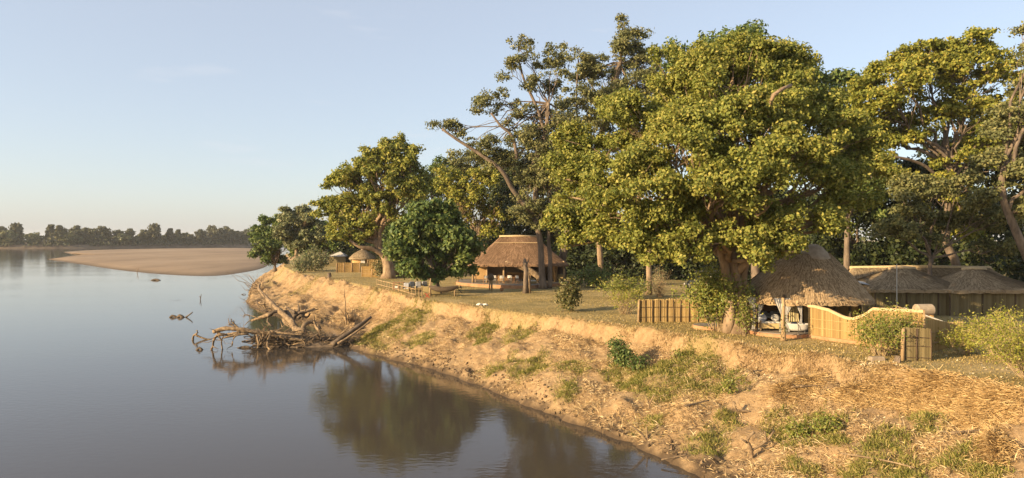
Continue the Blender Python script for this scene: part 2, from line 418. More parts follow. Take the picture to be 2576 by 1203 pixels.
def ground_material():
    m, n, l, b, out = new_mat('ground')
    at = n.new('ShaderNodeVertexColor'); at.layer_name = 'zones'
    sp = n.new('ShaderNodeSeparateColor'); l.new(at.outputs['Color'], sp.inputs[0])
    tc = n.new('ShaderNodeTexCoord')
    def nz(scale, detail=6, rough=.65, st=None):
        t = n.new('ShaderNodeTexNoise'); t.inputs['Scale'].default_value = scale; t.inputs['Detail'].default_value = detail; t.inputs['Roughness'].default_value = rough
        if st:
            mp = n.new('ShaderNodeMapping'); mp.inputs['Scale'].default_value = st; l.new(tc.outputs['Object'], mp.inputs[0]); l.new(mp.outputs[0], t.inputs['Vector'])
        else: l.new(tc.outputs['Object'], t.inputs['Vector'])
        return t
    def mix(f, a_, b_):
        x = n.new('ShaderNodeMix'); x.data_type = 'RGBA'
        if hasattr(f, 'is_linked'): l.new(f, x.inputs['Factor'])
        else: x.inputs['Factor'].default_value = f
        for s, k in ((a_, 'A'), (b_, 'B')):
            if hasattr(s, 'is_linked'): l.new(s, x.inputs[k])
            else: x.inputs[k].default_value = (*s, 1)
        return x.outputs['Result']
    n1 = nz(.55); n2 = nz(3.2, 8, .72); n3 = nz(14, 4)
    soil = ramp(n, [(.30, (.18, .110, .052)), (.5, (.30, .198, .102)), (.70, (.40, .280, .155))]); l.new(n1.outputs['Fac'], soil.inputs[0])
    fine = ramp(n, [(.28, (.15, .090, .044)), (.5, (.32, .212, .110)), (.74, (.47, .345, .200))]); l.new(n2.outputs['Fac'], fine.inputs[0])
    c = mix(.55, soil.outputs[0], fine.outputs[0])
    gr = ramp(n, [(.3, (.15, .135, .038)), (.7, (.33, .26, .095))]); l.new(n2.outputs['Fac'], gr.inputs[0])
    gm = n.new('ShaderNodeMath'); gm.operation = 'MULTIPLY'; gm.inputs[1].default_value = .9; l.new(sp.outputs[1], gm.inputs[0])
    c = mix(gm.outputs[0], c, gr.outputs[0])
    # lawn: cropped dry olive grass with bare sandy patches
    l1 = ramp(n, [(.40, (.20, .155, .062)), (.50, (.31, .235, .10)), (.62, (.50, .37, .19))]); 
    ln = nz(.22, 7, .7); l.new(ln.outputs['Fac'], l1.inputs[0])
    l2 = ramp(n, [(.3, (.15, .115, .040)), (.55, (.29, .22, .088)), (.75, (.44, .33, .155))]); l2n = nz(4.5, 5, .7); l.new(l2n.outputs['Fac'], l2.inputs[0])
    lw = mix(.5, l1.outputs[0], l2.outputs[0])
    c = mix(sp.outputs[0], c, lw)
    wet = mix(.6, (.050, .034, .021), (.085, .058, .036))
    wm = n.new('ShaderNodeMath'); wm.operation = 'MULTIPLY'; wm.inputs[1].default_value = .95; l.new(sp.outputs[2], wm.inputs[0])
    c = mix(wm.outputs[0], c, wet)
    l.new(c, b.inputs['Base Color'])
    b.inputs['Roughness'].default_value = .92; b.inputs['Specular IOR Level'].default_value = .15
    ad = n.new('ShaderNodeMath'); ad.operation = 'MULTIPLY_ADD'; ad.inputs[1].default_value = .4
    l.new(n3.outputs['Fac'], ad.inputs[0]); l.new(n2.outputs['Fac'], ad.inputs[2])
    bp = n.new('ShaderNodeBump'); bp.inputs['Strength'].default_value = .8; bp.inputs['Distance'].default_value = .14
    l.new(ad.outputs[0], bp.inputs['Height']); l.new(bp.outputs[0], b.inputs['Normal'])
    return m
M['ground'] = ground_material()
ground = build_ground()

# ---------------------------------------------------------------- river
def water_material():
    m, n, l, b, out = new_mat('water')
    tc = n.new('ShaderNodeTexCoord')
    def nz(scale, st, detail=3):
        mp = n.new('ShaderNodeMapping'); mp.inputs['Scale'].default_value = st; mp.inputs['Rotation'].default_value = (0, 0, R(8))
        t = n.new('ShaderNodeTexNoise'); t.inputs['Scale'].default_value = scale; t.inputs['Detail'].default_value = detail
        l.new(tc.outputs['Object'], mp.inputs[0]); l.new(mp.outputs[0], t.inputs['Vector']); return t
    a = nz(2.6, (.7, 1.0, 1), 4); c = nz(.35, (.6, 1.0, 1), 3); big = nz(.05, (.5, 1.2, 1), 4)
    s1 = n.new('ShaderNodeMath'); s1.operation = 'MULTIPLY_ADD'; s1.inputs[1].default_value = .35
    l.new(c.outputs['Fac'], s1.inputs[0]); 
    # wind makes the small ripples stronger in patches
    rp = ramp(n, [(.36, (.12, .12, .12)), (.64, (1, 1, 1))]); l.new(big.outputs['Fac'], rp.inputs[0])
    mu = n.new('ShaderNodeMath'); mu.operation = 'MULTIPLY'; l.new(a.outputs['Fac'], mu.inputs[0]); l.new(rp.outputs[0], mu.inputs[1])
    l.new(mu.outputs[0], s1.inputs[2])
    total = s1.outputs[0]
    # ring ripples spreading from the snags that stand in the current
    for cx, cy, reach in ((-27.5, 66.3, 5.0), (-45.0, 93.4, 4.5), (-23.0, 66.0, 4.0), (-30.5, 72.0, 2.5), (-58.0, 119.0, 3.0)):
        vd = n.new('ShaderNodeVectorMath'); vd.operation = 'DISTANCE'; vd.inputs[1].default_value = (cx, cy, 0); l.new(tc.outputs['Object'], vd.inputs[0])
        k = n.new('ShaderNodeMath'); k.operation = 'MULTIPLY_ADD'; k.inputs[1].default_value = 7.0; l.new(vd.outputs['Value'], k.inputs[0])
        w = n.new('ShaderNodeMath'); w.operation = 'MULTIPLY'; w.inputs[1].default_value = 9.0; l.new(c.outputs['Fac'], w.inputs[0]); l.new(w.outputs[0], k.inputs[2])
        si = n.new('ShaderNodeMath'); si.operation = 'SINE'; l.new(k.outputs[0], si.inputs[0])
        fa = n.new('ShaderNodeMapRange'); fa.inputs['From Min'].default_value = 0; fa.inputs['From Max'].default_value = reach; fa.inputs['To Min'].default_value = .45; fa.inputs['To Max'].default_value = 0; l.new(vd.outputs['Value'], fa.inputs['Value'])
        pr = n.new('ShaderNodeMath'); pr.operation = 'MULTIPLY'; l.new(si.outputs[0], pr.inputs[0]); l.new(fa.outputs[0], pr.inputs[1])
        ad = n.new('ShaderNodeMath'); ad.operation = 'ADD'; l.new(total, ad.inputs[0]); l.new(pr.outputs[0], ad.inputs[1]); total = ad.outputs[0]
    bp = n.new('ShaderNodeBump'); bp.inputs['Strength'].default_value = .30; bp.inputs['Distance'].default_value = .04
    l.new(total, bp.inputs['Height']); l.new(bp.outputs[0], b.inputs['Normal'])
    b.inputs['Base Color'].default_value = (.056, .046, .036, 1)
    b.inputs['Roughness'].default_value = .06; b.inputs['IOR'].default_value = 1.333; b.inputs['Specular IOR Level'].default_value = .5
    return m
M['water'] = water_material()
mb = MB(); mb.sheet([[(x, y, 0) for x in (-3000, -1000, -300, 0, 300)] for y in (-200, 0, 200, 800, 3200)])
tag(mb.build('river_water', M['water']), kind='structure')

# sandbar: low, long, gently domed
M['sand'] = noise_mat('sand', (.15, .102, .062), (.255, .180, .112), .05, (.6, .22, 1), .95, .5, 1.2, c3=(.34, .25, .165), detail=10, dist=.25)
def damp_edge(m, z0, z1, k):
    """sand that lies within a hand of the water is damp and so darker"""
    n, l = m.node_tree.nodes, m.node_tree.links
    b = next(x for x in n if x.type == 'BSDF_PRINCIPLED'); src = b.inputs['Base Color'].links[0].from_socket
    ge = n.new('ShaderNodeNewGeometry'); sp = n.new('ShaderNodeSeparateXYZ'); l.new(ge.outputs['Position'], sp.inputs[0])
    mr = n.new('ShaderNodeMapRange'); mr.inputs['From Min'].default_value = z0; mr.inputs['From Max'].default_value = z1; mr.inputs['To Min'].default_value = k; mr.inputs['To Max'].default_value = 1; l.new(sp.outputs['Z'], mr.inputs['Value'])
    mx = n.new('ShaderNodeMix'); mx.data_type = 'RGBA'; mx.blend_type = 'MULTIPLY'; mx.inputs['Factor'].default_value = 1; l.new(src, mx.inputs['A']); l.new(mr.outputs[0], mx.inputs['B']); l.new(mx.outputs['Result'], b.inputs['Base Color'])
damp_edge(M['sand'], .06, .55, .42)
def build_sandbar():
    px = [(118, 653), (200, 665), (300, 680), (400, 690), (480, 694.5), (545, 694.5), (600, 688), (655, 677), (676, 664), (683, 645), (655, 627.5), (600, 624.5), (500, 624.8), (400, 626), (300, 628), (225, 630), (165, 634), (172, 638), (205, 641), (175, 645)]
    pts = [XY(Wt(*p)) for p in px]; pts.append(pts[0])
    ring = catmull(pts, 6.0)[:-1]
    c = XY(Wt(430, 660)); n = len(ring)
    ss = [1.04, 1.0, .985, .96, .92, .86, .78, .68, .56, .42, .26, .1]
    rows = []
    for s in ss:
        p = c + (ring - c) * s
        k = 1 - s
        z = (-.25 if s > 1.01 else 0) + 1.15 * (1 - math.exp(-max(k, 0) * 5)) + .30 * fbm(p[:, 0] * .02, p[:, 1] * .012, 4) * min(1, k * 8) + .12 * fbm(p[:, 0] * .1, p[:, 1] * .05, 3) * min(1, k * 10)
        rows.append(np.column_stack([p, z + .02 if s <= 1 else z]))
    v = np.concatenate(rows); m = len(rows)
    idx = np.arange(m * n).reshape(m, n)
    nx = np.roll(idx, -1, axis=1)
    f = np.stack([idx[:-1], nx[:-1], nx[1:], idx[1:]], -1).reshape(-1, 4)
    cap = np.array([[*c, rows[-1][:, 2].mean()]]); v = np.concatenate([v, cap])
    f2 = np.stack([idx[-1], nx[-1], np.full(n, len(v) - 1), np.full(n, len(v) - 1)], -1)
    me = bpy.data.meshes.new('sandbar'); me.from_pydata(v.tolist(), [], f.tolist() + [q[:3] for q in f2.tolist()])
    me.polygons.foreach_set('use_smooth', [True] * len(me.polygons)); me.update()
    tag(link_mesh('sandbar', me, M['sand']), kind='structure')
build_sandbar()

# far bank
M['far_soil'] = noise_mat('far_soil', (.09, .065, .045), (.20, .15, .10), .08, (1, 1, 3), .95, .4, .5, dist=.5)
def build_far_bank():
    fr = [(-2600, 150), (-1500, 480), (-900, 660), (-560, 765), (-480, 810), (-420, 870), (-372, 930), (-352, 985), (-360, 1060), (-420, 1200), (-600, 1700)]
    C = catmull(fr, 9.0)
    dirn = np.gradient(C, axis=0); dirn /= np.linalg.norm(dirn, axis=1)[:, None]
    nor = np.stack([-dirn[:, 1], dirn[:, 0]], 1)
    rows = []
    for off, z in ((-3, -.5), (0, .15), (2.5, 1.6), (5, 3.2), (8, 4.2), (20, 4.8), (120, 5.4), (500, 6.0)):
        p = C + nor * (off + (2.0 * fbm(C[:, 0] * .05, C[:, 1] * .05, 3)[:, None] if off < 20 else 0))
        rows.append(np.column_stack([p, z + (.8 * fbm(p[:, 0] * .06, p[:, 1] * .06, 3) if z > 1 else 0 * p[:, 0])]))
    mb = MB(); mb.sheet([[tuple(q) for q in r] for r in rows])
    tag(mb.build('far_bank', M['far_soil'], smooth=True), kind='structure')
    # a strip of pale shore far downriver
    mb = MB()
    x0, x1, d = (560 - CX) / F * 1750, (720 - CX) / F * 1750, 1750
    mb.sheet([[(x0 + (x1 - x0) * i / 30, d + 400 * k + 15 * math.sin(i), z + .5 * random.random()) for i in range(31)] for k, z in ((0, -.4), (.02, .6), (.3, 5.0), (1, 6))])
    tag(mb.build('far_shore', M['sand'], smooth=True), kind='structure')
    return C, nor
FARC, FARN = build_far_bank()

# ---------------------------------------------------------------- trees and shrubs
def unit(v): return v / (np.linalg.norm(v, axis=-1, keepdims=True) + 1e-9)
def leaf_mesh(name, c, bias, Ln, Wd, g, droop=0.0):
    """one small rhombic leaf face per centre"""
    n = len(c)
    nr = unit(bias * .95 + g.normal(size=(n, 3)) * .62)
    a = unit(np.cross(nr, g.normal(size=(n, 3))))
    if droop: a = unit(a + np.array([0, 0, -droop])); 
    b = unit(np.cross(nr, a))
    s = g.uniform(.65, 1.35, (n, 1))
    l = a * Ln * s * .5; w = b * Wd * s * .5
    v = np.stack([c - l, c - l * .1 + w, c + l, c - l * .1 - w], 1).reshape(-1, 3)
    f = np.arange(4 * n).reshape(n, 4)
    return np_mesh(name, v, f)
def crown_points(lobes, clump_r, n_leaves, g, flat=.75, fill=.9, shell=.5):
    """clumps are scattered over the outer shell of every lobe, leaves over the upper skin of every clump"""
    cl, src = [], []
    for i, (x, y, z, r) in enumerate(lobes):
        k = max(5, int(fill * 4.2 * (r / clump_r) ** 2))
        # every lobe is a cluster of smaller heads with gaps between them
        ks = int(np.clip(3.2 * (r / clump_r), 3, 14))
        e = unit(g.normal(size=(ks, 3))); e[:, 2] = np.where(e[:, 2] < -.5, -e[:, 2], e[:, 2])
        sub_c = np.array([x, y, z]) + e * r * g.uniform(.45, .85, (ks, 1)) * np.array([1, 1, .95]); sub_r = r * g.uniform(.24, .42, ks)
        pick = g.integers(0, ks, k)
        d = unit(g.normal(size=(k, 3))); d[:, 2] = np.where(d[:, 2] < -.4, -d[:, 2], d[:, 2])
        rad = sub_r[pick][:, None] * (shell + (1.05 - shell) * g.random((k, 1)) ** .6)
        cl.append(sub_c[pick] + d * rad); src += [i] * k
    cl = np.concatenate(cl); src = np.array(src)
    size = clump_r * g.uniform(.35, .95, len(cl))
    w = size ** 2; cnt = g.multinomial(n_leaves, w / w.sum())
    ci = np.repeat(np.arange(len(cl)), cnt)
    d = unit(g.normal(size=(len(ci), 3)))
    d[:, 2] = np.abs(d[:, 2]) * np.where(g.random(len(ci)) < .75, 1, -1)
    rr = size[ci][:, None] * (.15 + .95 * g.random((len(ci), 1)) ** .6)
    jig = g.normal(size=(len(ci), 3)) * .12 * clump_r
    st = g.uniform(.6, 1.5, (len(cl), 3))[ci]
    pts = cl[ci] + d * rr * st * np.array([1, 1, flat]) + jig
    out = unit(d * .8 + np.array([0, 0, .45]))
    return pts, out, cl, src
def bez(p, q, sag, k=6, jit=0.0, g=None):
    p = np.array(p, float); q = np.array(q, float)
    mid = (p + q) / 2 + np.array([0, 0, sag])
    pts = []
    for i in range(k + 1):
        t = i / k
        x = (1 - t) ** 2 * p + 2 * t * (1 - t) * mid + t * t * q
        if jit and 0 < i < k: x = x + g.normal(size=3) * jit
        pts.append(x)
    return pts
def tree(name, label, cat, d, base_px, lobes_px, clump_r, n_leaves, leaf, leaf_wh, bark, trunk_r, seed, group=None,
         trunk=None, fork=None, extra_limbs=(), flat=.75, fill=.9, twigs=True, base=None, droop=0.0, shell=.55, limb_k=.5, clump_bare=0.0):
    g = np.random.default_rng(seed)
    base = np.array([(base_px - CX) / F * d, d, 0.0]) if base is None else np.array(base, float)
    base[2] = hz(base[0], base[1]) - .05
    root = thing(name, label, cat, base, 0, group)
    lk, ls = (1.0, 1.0) if n_leaves > 100000 else ((.62, 1.5) if leaf == 'leaf_shaded' else (.86, 1.33))
    lobes = []
    for q in lobes_px:
        px, py, r = q[:3]; dd = d + (q[3] if len(q) > 3 else g.uniform(-.5, .5) * r / F * d)
        c = P(px, py, dd); lobes.append((*(c - base), (1.2 if n_leaves > 100000 else 1.38) * r / F * dd))
    pts, out, cl, src = crown_points(lobes, clump_r, int(n_leaves * lk), g, flat, fill, shell)
    link_mesh('crown', leaf_mesh('crown', pts, out, leaf_wh[0] * ls, leaf_wh[1] * ls, g, droop), M[leaf], root)
    # trunk
    cen = np.mean([q[:3] for q in lobes], axis=0)
    if trunk is None:
        fz = fork if fork else max(1.5, min(q[2] - q[3] * .4 for q in lobes))
        trunk = [(0, 0, 0), (cen[0] * .04, cen[1] * .04, fz * .5), (cen[0] * .12, cen[1] * .12, fz)]
    else:
        trunk = [tuple(P(a, b, d + (e if e else 0)) - base) for a, b, e in trunk]
        trunk[0] = (trunk[0][0], trunk[0][1], 0)
    tp = catmull(trunk, .8)
    nT = len(tp)
    rad = [trunk_r * (1.0 - .45 * i / max(1, nT - 1)) * (1 + .55 * math.exp(-tp[i][2] * 1.6)) for i in range(nT)]
    mb = MB(); mb.tube(tp, rad, 10, wob=.05)
    mb.build('trunk', M[bark], root, smooth=True)
    top = tp[-1]
    rt = rad[-1]
    bm = MB()
    for i, (x, y, z, r) in enumerate(lobes):
        q = np.array([x, y, z])
        # leave the trunk somewhere along its upper half
        st = tp[int(nT * (.72 + .27 * g.random()))] if nT > 4 else top
        st = tp[-1] if i % 2 == 0 else st
        ln = np.linalg.norm(q - st)
        pts2 = bez(st, q, ln * .10, 7, ln * .025, g)
        r0 = min(rt * .8, trunk_r * limb_k * (.55 + .5 * min(1, r / (1e-6 + max(k[3] for k in lobes)))))
        MB().tube(pts2, [r0 * (1 - .72 * j / 7) for j in range(8)], 6, cap=False, wob=.04).build('limb', M[bark], root, smooth=True)
        if twigs:
            own = np.where(src == i)[0]
            g.shuffle(own)
            for j in own[:int(len(own) * .4) + 1]:
                s0 = pts2[int(g.integers(4, 8))]
                lj = np.linalg.norm(cl[j] - s0)
                bm.tube(bez(s0, cl[j], lj * .08, 4, lj * .04, g), [max(.02, r0 * .22 * (1 - .7 * e / 4)) for e in range(5)], 3, cap=False)
    for path, r0 in extra_limbs:
        pp = catmull([P(a, b, d + e) - base for a, b, e in path], .7)
        MB().tube(pp, [r0 * (1 - .6 * j / len(pp)) for j in range(len(pp))], 7, wob=.05).build('limb', M[bark], root, smooth=True)
    if twigs and bm.v: tag(bm.build('twigs', M[bark], root), kind='stuff')
    return root

# the giant tree over the thatched hut
tree('fig_tree', 'giant spreading yellow-green tree with massive pale trunk beside the thatched hut', 'tree', 46.9, 1850,
     [(1835, 235, 130, 1), (1715, 270, 105, 3), (1945, 250, 110, 2), (1850, 165, 58, 2), (1765, 190, 60, 3), (1610, 350, 100, 2), (1510, 410, 95, 3), (1455, 500, 85, 2), (1560, 500, 110, -3),
      (1700, 420, 120, -3), (1840, 390, 125, -4), (1985, 400, 110, -3), (2085, 345, 85, 1), (2060, 480, 95, -2), (2150, 440, 75, 1), (1925, 530, 100, -5), (1780, 530, 110, -5), (1650, 580, 85, -4),
      (1480, 585, 62, 1), (1700, 625, 55, -5), (1600, 625, 50, -3), (1815, 610, 60, -5), (1955, 615, 55, -4), (2060, 560, 60, -3), (2185, 500, 42, -1), (2130, 545, 45, -2), (1430, 560, 48, 1), (1420, 450, 45, 2),
      (2000, 300, 60, -2), (1900, 320, 70, -4), (2160, 370, 60, 1), (2195, 440, 40, 0), (1440, 620, 36, 1), (1650, 645, 45, -4), (1720, 660, 38, -5), (1955, 655, 38, -4), (1995, 635, 34, -4.5), (1920, 665, 30, -4), (1580, 630, 46, -3), (1510, 605, 48, 0), (1660, 500, 70, -5), (1600, 440, 70, -2), (2100, 590, 22, -4), (1750, 650, 30, -5), (1890, 640, 30, -5), (1990, 180, 55, 3), (1545, 290, 50, 4)],
     .85, 250000, 'leaf_fig', (.220, .142), 'bark_pale', .62, 11,
     trunk=[(1852, 838, 0), (1850, 780, 0), (1848, 720, 0), (1842, 660, 0), (1835, 610, .5)],
     extra_limbs=[([(1832, 838, -.2), (1838, 780, -.4), (1832, 720, -.3), (1815, 640, -.6), (1795, 560, -1)], .42), ([(1882, 836, .1), (1872, 780, .1), (1868, 710, .1), (1885, 640, 0), (1930, 560, 0)], .40),
                  ([(1850, 690, 0), (1900, 640, -.8), (1960, 600, -2), (2020, 570, -3), (2060, 560, -3)], .30), ([(1880, 300, -1), (1930, 290, -4), (1945, 240, -5), (1990, 215, -4)], .22)],
     flat=.7, droop=.3)
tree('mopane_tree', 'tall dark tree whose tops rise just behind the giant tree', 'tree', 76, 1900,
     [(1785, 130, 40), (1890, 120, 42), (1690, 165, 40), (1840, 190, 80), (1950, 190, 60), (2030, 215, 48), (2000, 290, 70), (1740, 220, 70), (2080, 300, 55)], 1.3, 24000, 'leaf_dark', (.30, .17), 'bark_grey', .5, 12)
tree('yellow_tree', 'tall yellow-lit tree behind the long thatched roofs at right', 'tree', 74, 2400,
     [(2440, 138, 54), (2395, 165, 48), (2325, 155, 48), (2250, 190, 55), (2235, 275, 80), (2345, 240, 85), (2455, 215, 78), (2180, 250, 45), (2200, 340, 55), (2300, 330, 55), (2430, 320, 60), (2500, 290, 45), (2260, 360, 45),
      (2400, 430, 50), (2470, 400, 55), (2310, 470, 45), (2150, 300, 45), (2370, 520, 45), (2450, 520, 45), (2520, 360, 45), (2430, 590, 40)], 1.1, 76000, 'leaf_yellow', (.27, .17), 'bark_grey', .5, 13,
     trunk=[(2405, 752, 0), (2408, 690, 0), (2400, 650, 0), (2380, 610, 0), (2385, 520, 0), (2390, 420, 0)], flat=.5,
     extra_limbs=[([(2385, 480, 0), (2330, 420, -1), (2250, 395, -2), (2190, 400, -2)], .22)])
tree('leaning_tree', 'thick leaning trunk and dark layered crown at the right edge', 'tree', 58, 2640,
     [(2600, 75, 30), (2605, 150, 36), (2600, 300, 60), (2560, 350, 50), (2520, 420, 50), (2580, 440, 60), (2510, 500, 45), (2590, 540, 50), (2640, 240, 70), (2650, 400, 80)], 1.0, 26000, 'leaf_feather', (.22, .12), 'bark_grey', .46, 14,
     trunk=[(2640, 793, 0), (2590, 660, 0), (2550, 570, 0), (2525, 505, 0), (2520, 440, 0)], flat=.35)
tree('feathery_tree', 'olive feathery tree in front of the yellow-lit tree trunk at right', 'tree', 67, 2335,
     [(2300, 560, 45), (2390, 590, 44), (2460, 560, 48), (2240, 590, 40), (2350, 500, 40), (2500, 630, 38), (2270, 500, 34), (2430, 480, 40), (2520, 560, 36)], 1.05, 26000, 'leaf_feather', (.24, .13), 'bark_grey', .3, 15, flat=.5)
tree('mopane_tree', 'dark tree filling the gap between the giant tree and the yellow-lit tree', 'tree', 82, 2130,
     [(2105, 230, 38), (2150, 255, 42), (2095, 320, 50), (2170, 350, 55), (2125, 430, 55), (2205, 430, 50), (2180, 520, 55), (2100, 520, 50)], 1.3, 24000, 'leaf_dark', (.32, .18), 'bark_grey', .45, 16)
# wall of trees behind the roofs at right, their shade put into the leaf colour
for i, (px, d, lobes, n) in enumerate([
        (2150, 92, [(2140, 420, 70), (2100, 500, 70), (2190, 500, 65), (2150, 590, 70), (2090, 600, 50)], 15000),
        (2265, 88, [(2270, 470, 65), (2230, 550, 60), (2310, 560, 65), (2265, 630, 60)], 14000),
        (2370, 96, [(2370, 420, 55), (2330, 460, 45), (2370, 500, 60), (2330, 570, 55), (2420, 570, 60), (2375, 640, 55)], 13000),
        (2480, 90, [(2490, 330, 55), (2470, 420, 60), (2480, 500, 70), (2440, 590, 60), (2530, 590, 65), (2480, 650, 60)], 15000),
        (2590, 84, [(2590, 330, 70), (2590, 400, 70), (2590, 470, 80), (2560, 590, 70), (2640, 560, 80), (2590, 660, 60)], 14000)]):
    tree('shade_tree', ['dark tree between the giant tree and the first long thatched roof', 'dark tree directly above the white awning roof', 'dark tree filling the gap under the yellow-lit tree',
                        'dark tree behind the right-hand long thatched roof', 'dark tree at the right edge behind the leaning trunk'][i], 'tree', d, px, lobes, 1.5, n, 'leaf_shaded', (.36, .2), 'bark_grey', .45, 20 + i, group='shaded trees behind the roofs', twigs=False)
# tall feathery trees left of the giant tree
tree('acacia_tree', 'tall feathery tree with twin dark trunks in front of the lodge', 'tree', 88.2, 1362,
     [(1400, 330, 52), (1345, 410, 52), (1290, 440, 42), (1385, 480, 58), (1365, 560, 48), (1425, 410, 52), (1440, 500, 45), (1115, 318, 27), (1150, 340, 22), (1190, 362, 18), (1215, 275, 30), (1250, 265, 28), (1300, 295, 26), (1265, 300, 25),
      (1305, 120, 26), (1290, 190, 30), (1335, 160, 30), (1395, 150, 32), (1405, 185, 30), (1345, 220, 28), (1380, 230, 26), (1230, 385, 38), (1195, 410, 25), (1260, 430, 40), (1330, 480, 40), (1390, 590, 36), (1340, 560, 30), (1310, 350, 30), (1350, 310, 34), (1330, 360, 42), (1400, 400, 55), (1370, 450, 55), (1320, 530, 36), (1425, 560, 45), (1450, 450, 45), (1420, 350, 45)],
     .95, 72000, 'leaf_feather', (.24, .13), 'bark_grey', .42, 31,
     trunk=[(1366, 726, 0), (1362, 660, 0), (1358, 600, 0), (1345, 540, 0), (1352, 450, 0), (1372, 340, 0), (1380, 260, 0)], flat=.55, limb_k=.3, clump_bare=.2,
     extra_limbs=[([(1383, 726, .4), (1384, 650, .5), (1380, 590, .6), (1395, 500, 1), (1410, 420, 1)], .32), ([(1350, 545, 0), (1315, 510, -1), (1290, 478, -1), (1262, 430, -2), (1210, 390, -2), (1150, 352, -2), (1112, 325, -2)], .36),
                  ([(1300, 400, -1), (1290, 345, -1), (1262, 320, -1), (1235, 285, -1)], .24), ([(1372, 340, 0), (1350, 270, 0), (1318, 200, 0), (1302, 140, 0)], .25)])
tree('acacia_tree', 'tallest grey-green tree with a thin topmost spray and curved trunk', 'tree', 99, 1418,
     [(1567, 66, 16), (1572, 90, 15), (1605, 105, 24), (1560, 150, 50), (1500, 180, 36), (1455, 150, 24), (1465, 190, 25), (1620, 190, 62), (1525, 240, 66), (1445, 280, 50), (1590, 290, 80), (1500, 330, 66), (1670, 165, 36), (1640, 260, 60), (1470, 400, 50), (1540, 410, 60)],
     1.15, 58000, 'leaf_feather', (.28, .15), 'bark_grey', .6, 32,
     trunk=[(1412, 716, 0), (1414, 660, 0), (1428, 590, 0), (1450, 500, 0), (1490, 400, 0), (1530, 280, 0), (1560, 160, 0)], flat=.6, limb_k=.3,
     extra_limbs=[([(1560, 160, 0), (1564, 110, 0), (1567, 66, 0)], .14), ([(1450, 500, 0), (1455, 380, 0), (1450, 250, 0), (1455, 150, 0)], .2)])
# broad tree with bent trunk, left of the lodge
tree('broad_tree', 'round-crowned tree with bent forking trunk standing by the reed screens', 'tree', 112, 978,
     [(1000, 402, 44), (930, 418, 42), (960, 470, 58), (875, 490, 48), (848, 555, 40), (898, 550, 52), (1032, 450, 45), (955, 545, 56), (1015, 520, 50), (858, 595, 36), (925, 600, 36), (830, 520, 25), (1040, 400, 25), (970, 385, 26), (905, 450, 40)],
     1.25, 58000, 'leaf_fig', (.36, .23), 'bark_pale', .95, 41,
     trunk=[(978, 700, 0), (977, 670, 0), (968, 645, 0), (955, 628, 0), (945, 600, 0)],
     extra_limbs=[([(970, 648, 0), (940, 628, -1), (905, 622, -2), (880, 605, -2)], .5), ([(968, 645, 0), (980, 600, 1), (1000, 560, 1)], .45), ([(955, 630, 0), (935, 590, 0), (925, 560, 0)], .4)], flat=.65)
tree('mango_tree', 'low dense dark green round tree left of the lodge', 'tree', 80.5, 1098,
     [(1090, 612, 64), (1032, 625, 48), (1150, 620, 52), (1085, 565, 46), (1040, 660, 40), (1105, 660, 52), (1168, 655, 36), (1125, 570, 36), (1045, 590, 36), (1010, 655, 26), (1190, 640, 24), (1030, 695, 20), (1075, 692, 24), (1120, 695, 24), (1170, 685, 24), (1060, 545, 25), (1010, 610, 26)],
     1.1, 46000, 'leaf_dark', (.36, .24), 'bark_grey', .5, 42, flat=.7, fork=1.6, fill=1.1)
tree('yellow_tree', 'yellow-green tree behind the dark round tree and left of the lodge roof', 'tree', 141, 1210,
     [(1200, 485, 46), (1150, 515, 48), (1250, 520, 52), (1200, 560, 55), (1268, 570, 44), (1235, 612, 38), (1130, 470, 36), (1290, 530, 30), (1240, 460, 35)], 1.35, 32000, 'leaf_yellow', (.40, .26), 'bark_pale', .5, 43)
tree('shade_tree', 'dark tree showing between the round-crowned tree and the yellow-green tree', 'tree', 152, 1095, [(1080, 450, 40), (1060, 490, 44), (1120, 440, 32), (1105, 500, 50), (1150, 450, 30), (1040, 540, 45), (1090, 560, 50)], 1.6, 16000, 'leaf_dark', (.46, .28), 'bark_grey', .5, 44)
tree('shade_tree', 'dull feathery tree behind the long sweeping limb', 'tree', 150, 1190, [(1180, 425, 38), (1140, 412, 24), (1215, 445, 46), (1270, 470, 45), (1300, 430, 45), (1330, 500, 55), (1300, 560, 50)], 1.6, 16000, 'leaf_feather', (.44, .24), 'bark_grey', .5, 45)
# far left end of the bank
tree('slender_tree', 'slender pale-trunked grey-green tree near the end of the bank', 'tree', 158, 742, [(745, 552, 24), (722, 570, 24), (772, 566, 26), (750, 590, 28), (790, 590, 24), (712, 592, 22), (735, 612, 22), (765, 612, 24), (800, 612, 20), (730, 540, 16), (760, 538, 16)], 1.1, 22000, 'leaf_grey', (.46, .26), 'bark_pale', .42, 46,
     trunk=[(742, 672, 0), (745, 640, 0), (746, 610, 0), (744, 585, 0)])
tree('shade_tree', 'dark green tree overhanging the water at the far end of the bank', 'tree', 176, 692, [(685, 575, 24), (662, 595, 22), (700, 598, 30), (672, 625, 26), (655, 648, 16), (700, 632, 26), (725, 570, 22), (680, 650, 20), (645, 610, 12), (720, 620, 24), (700, 655, 20)], 1.2, 24000, 'leaf_dark', (.50, .3), 'bark_grey', .45, 47)
tree('shade_tree', 'dark tree filling the space right of the slender pale trunk', 'tree', 172, 815, [(808, 590, 26), (825, 620, 30), (790, 620, 26), (845, 635, 22), (780, 590, 25), (800, 645, 22), (760, 635, 24)], 1.3, 16000, 'leaf_dark', (.5, .3), 'bark_grey', .4, 48)
tree('shade_tree', 'dark tree behind the small grey hut at left', 'tree', 185, 900, [(880, 600, 30), (920, 610, 34), (960, 610, 34), (1000, 600, 34), (870, 630, 24), (940, 630, 26), (1030, 620, 30)], 1.7, 12000, 'leaf_dark', (.55, .3), 'bark_grey', .4, 49)
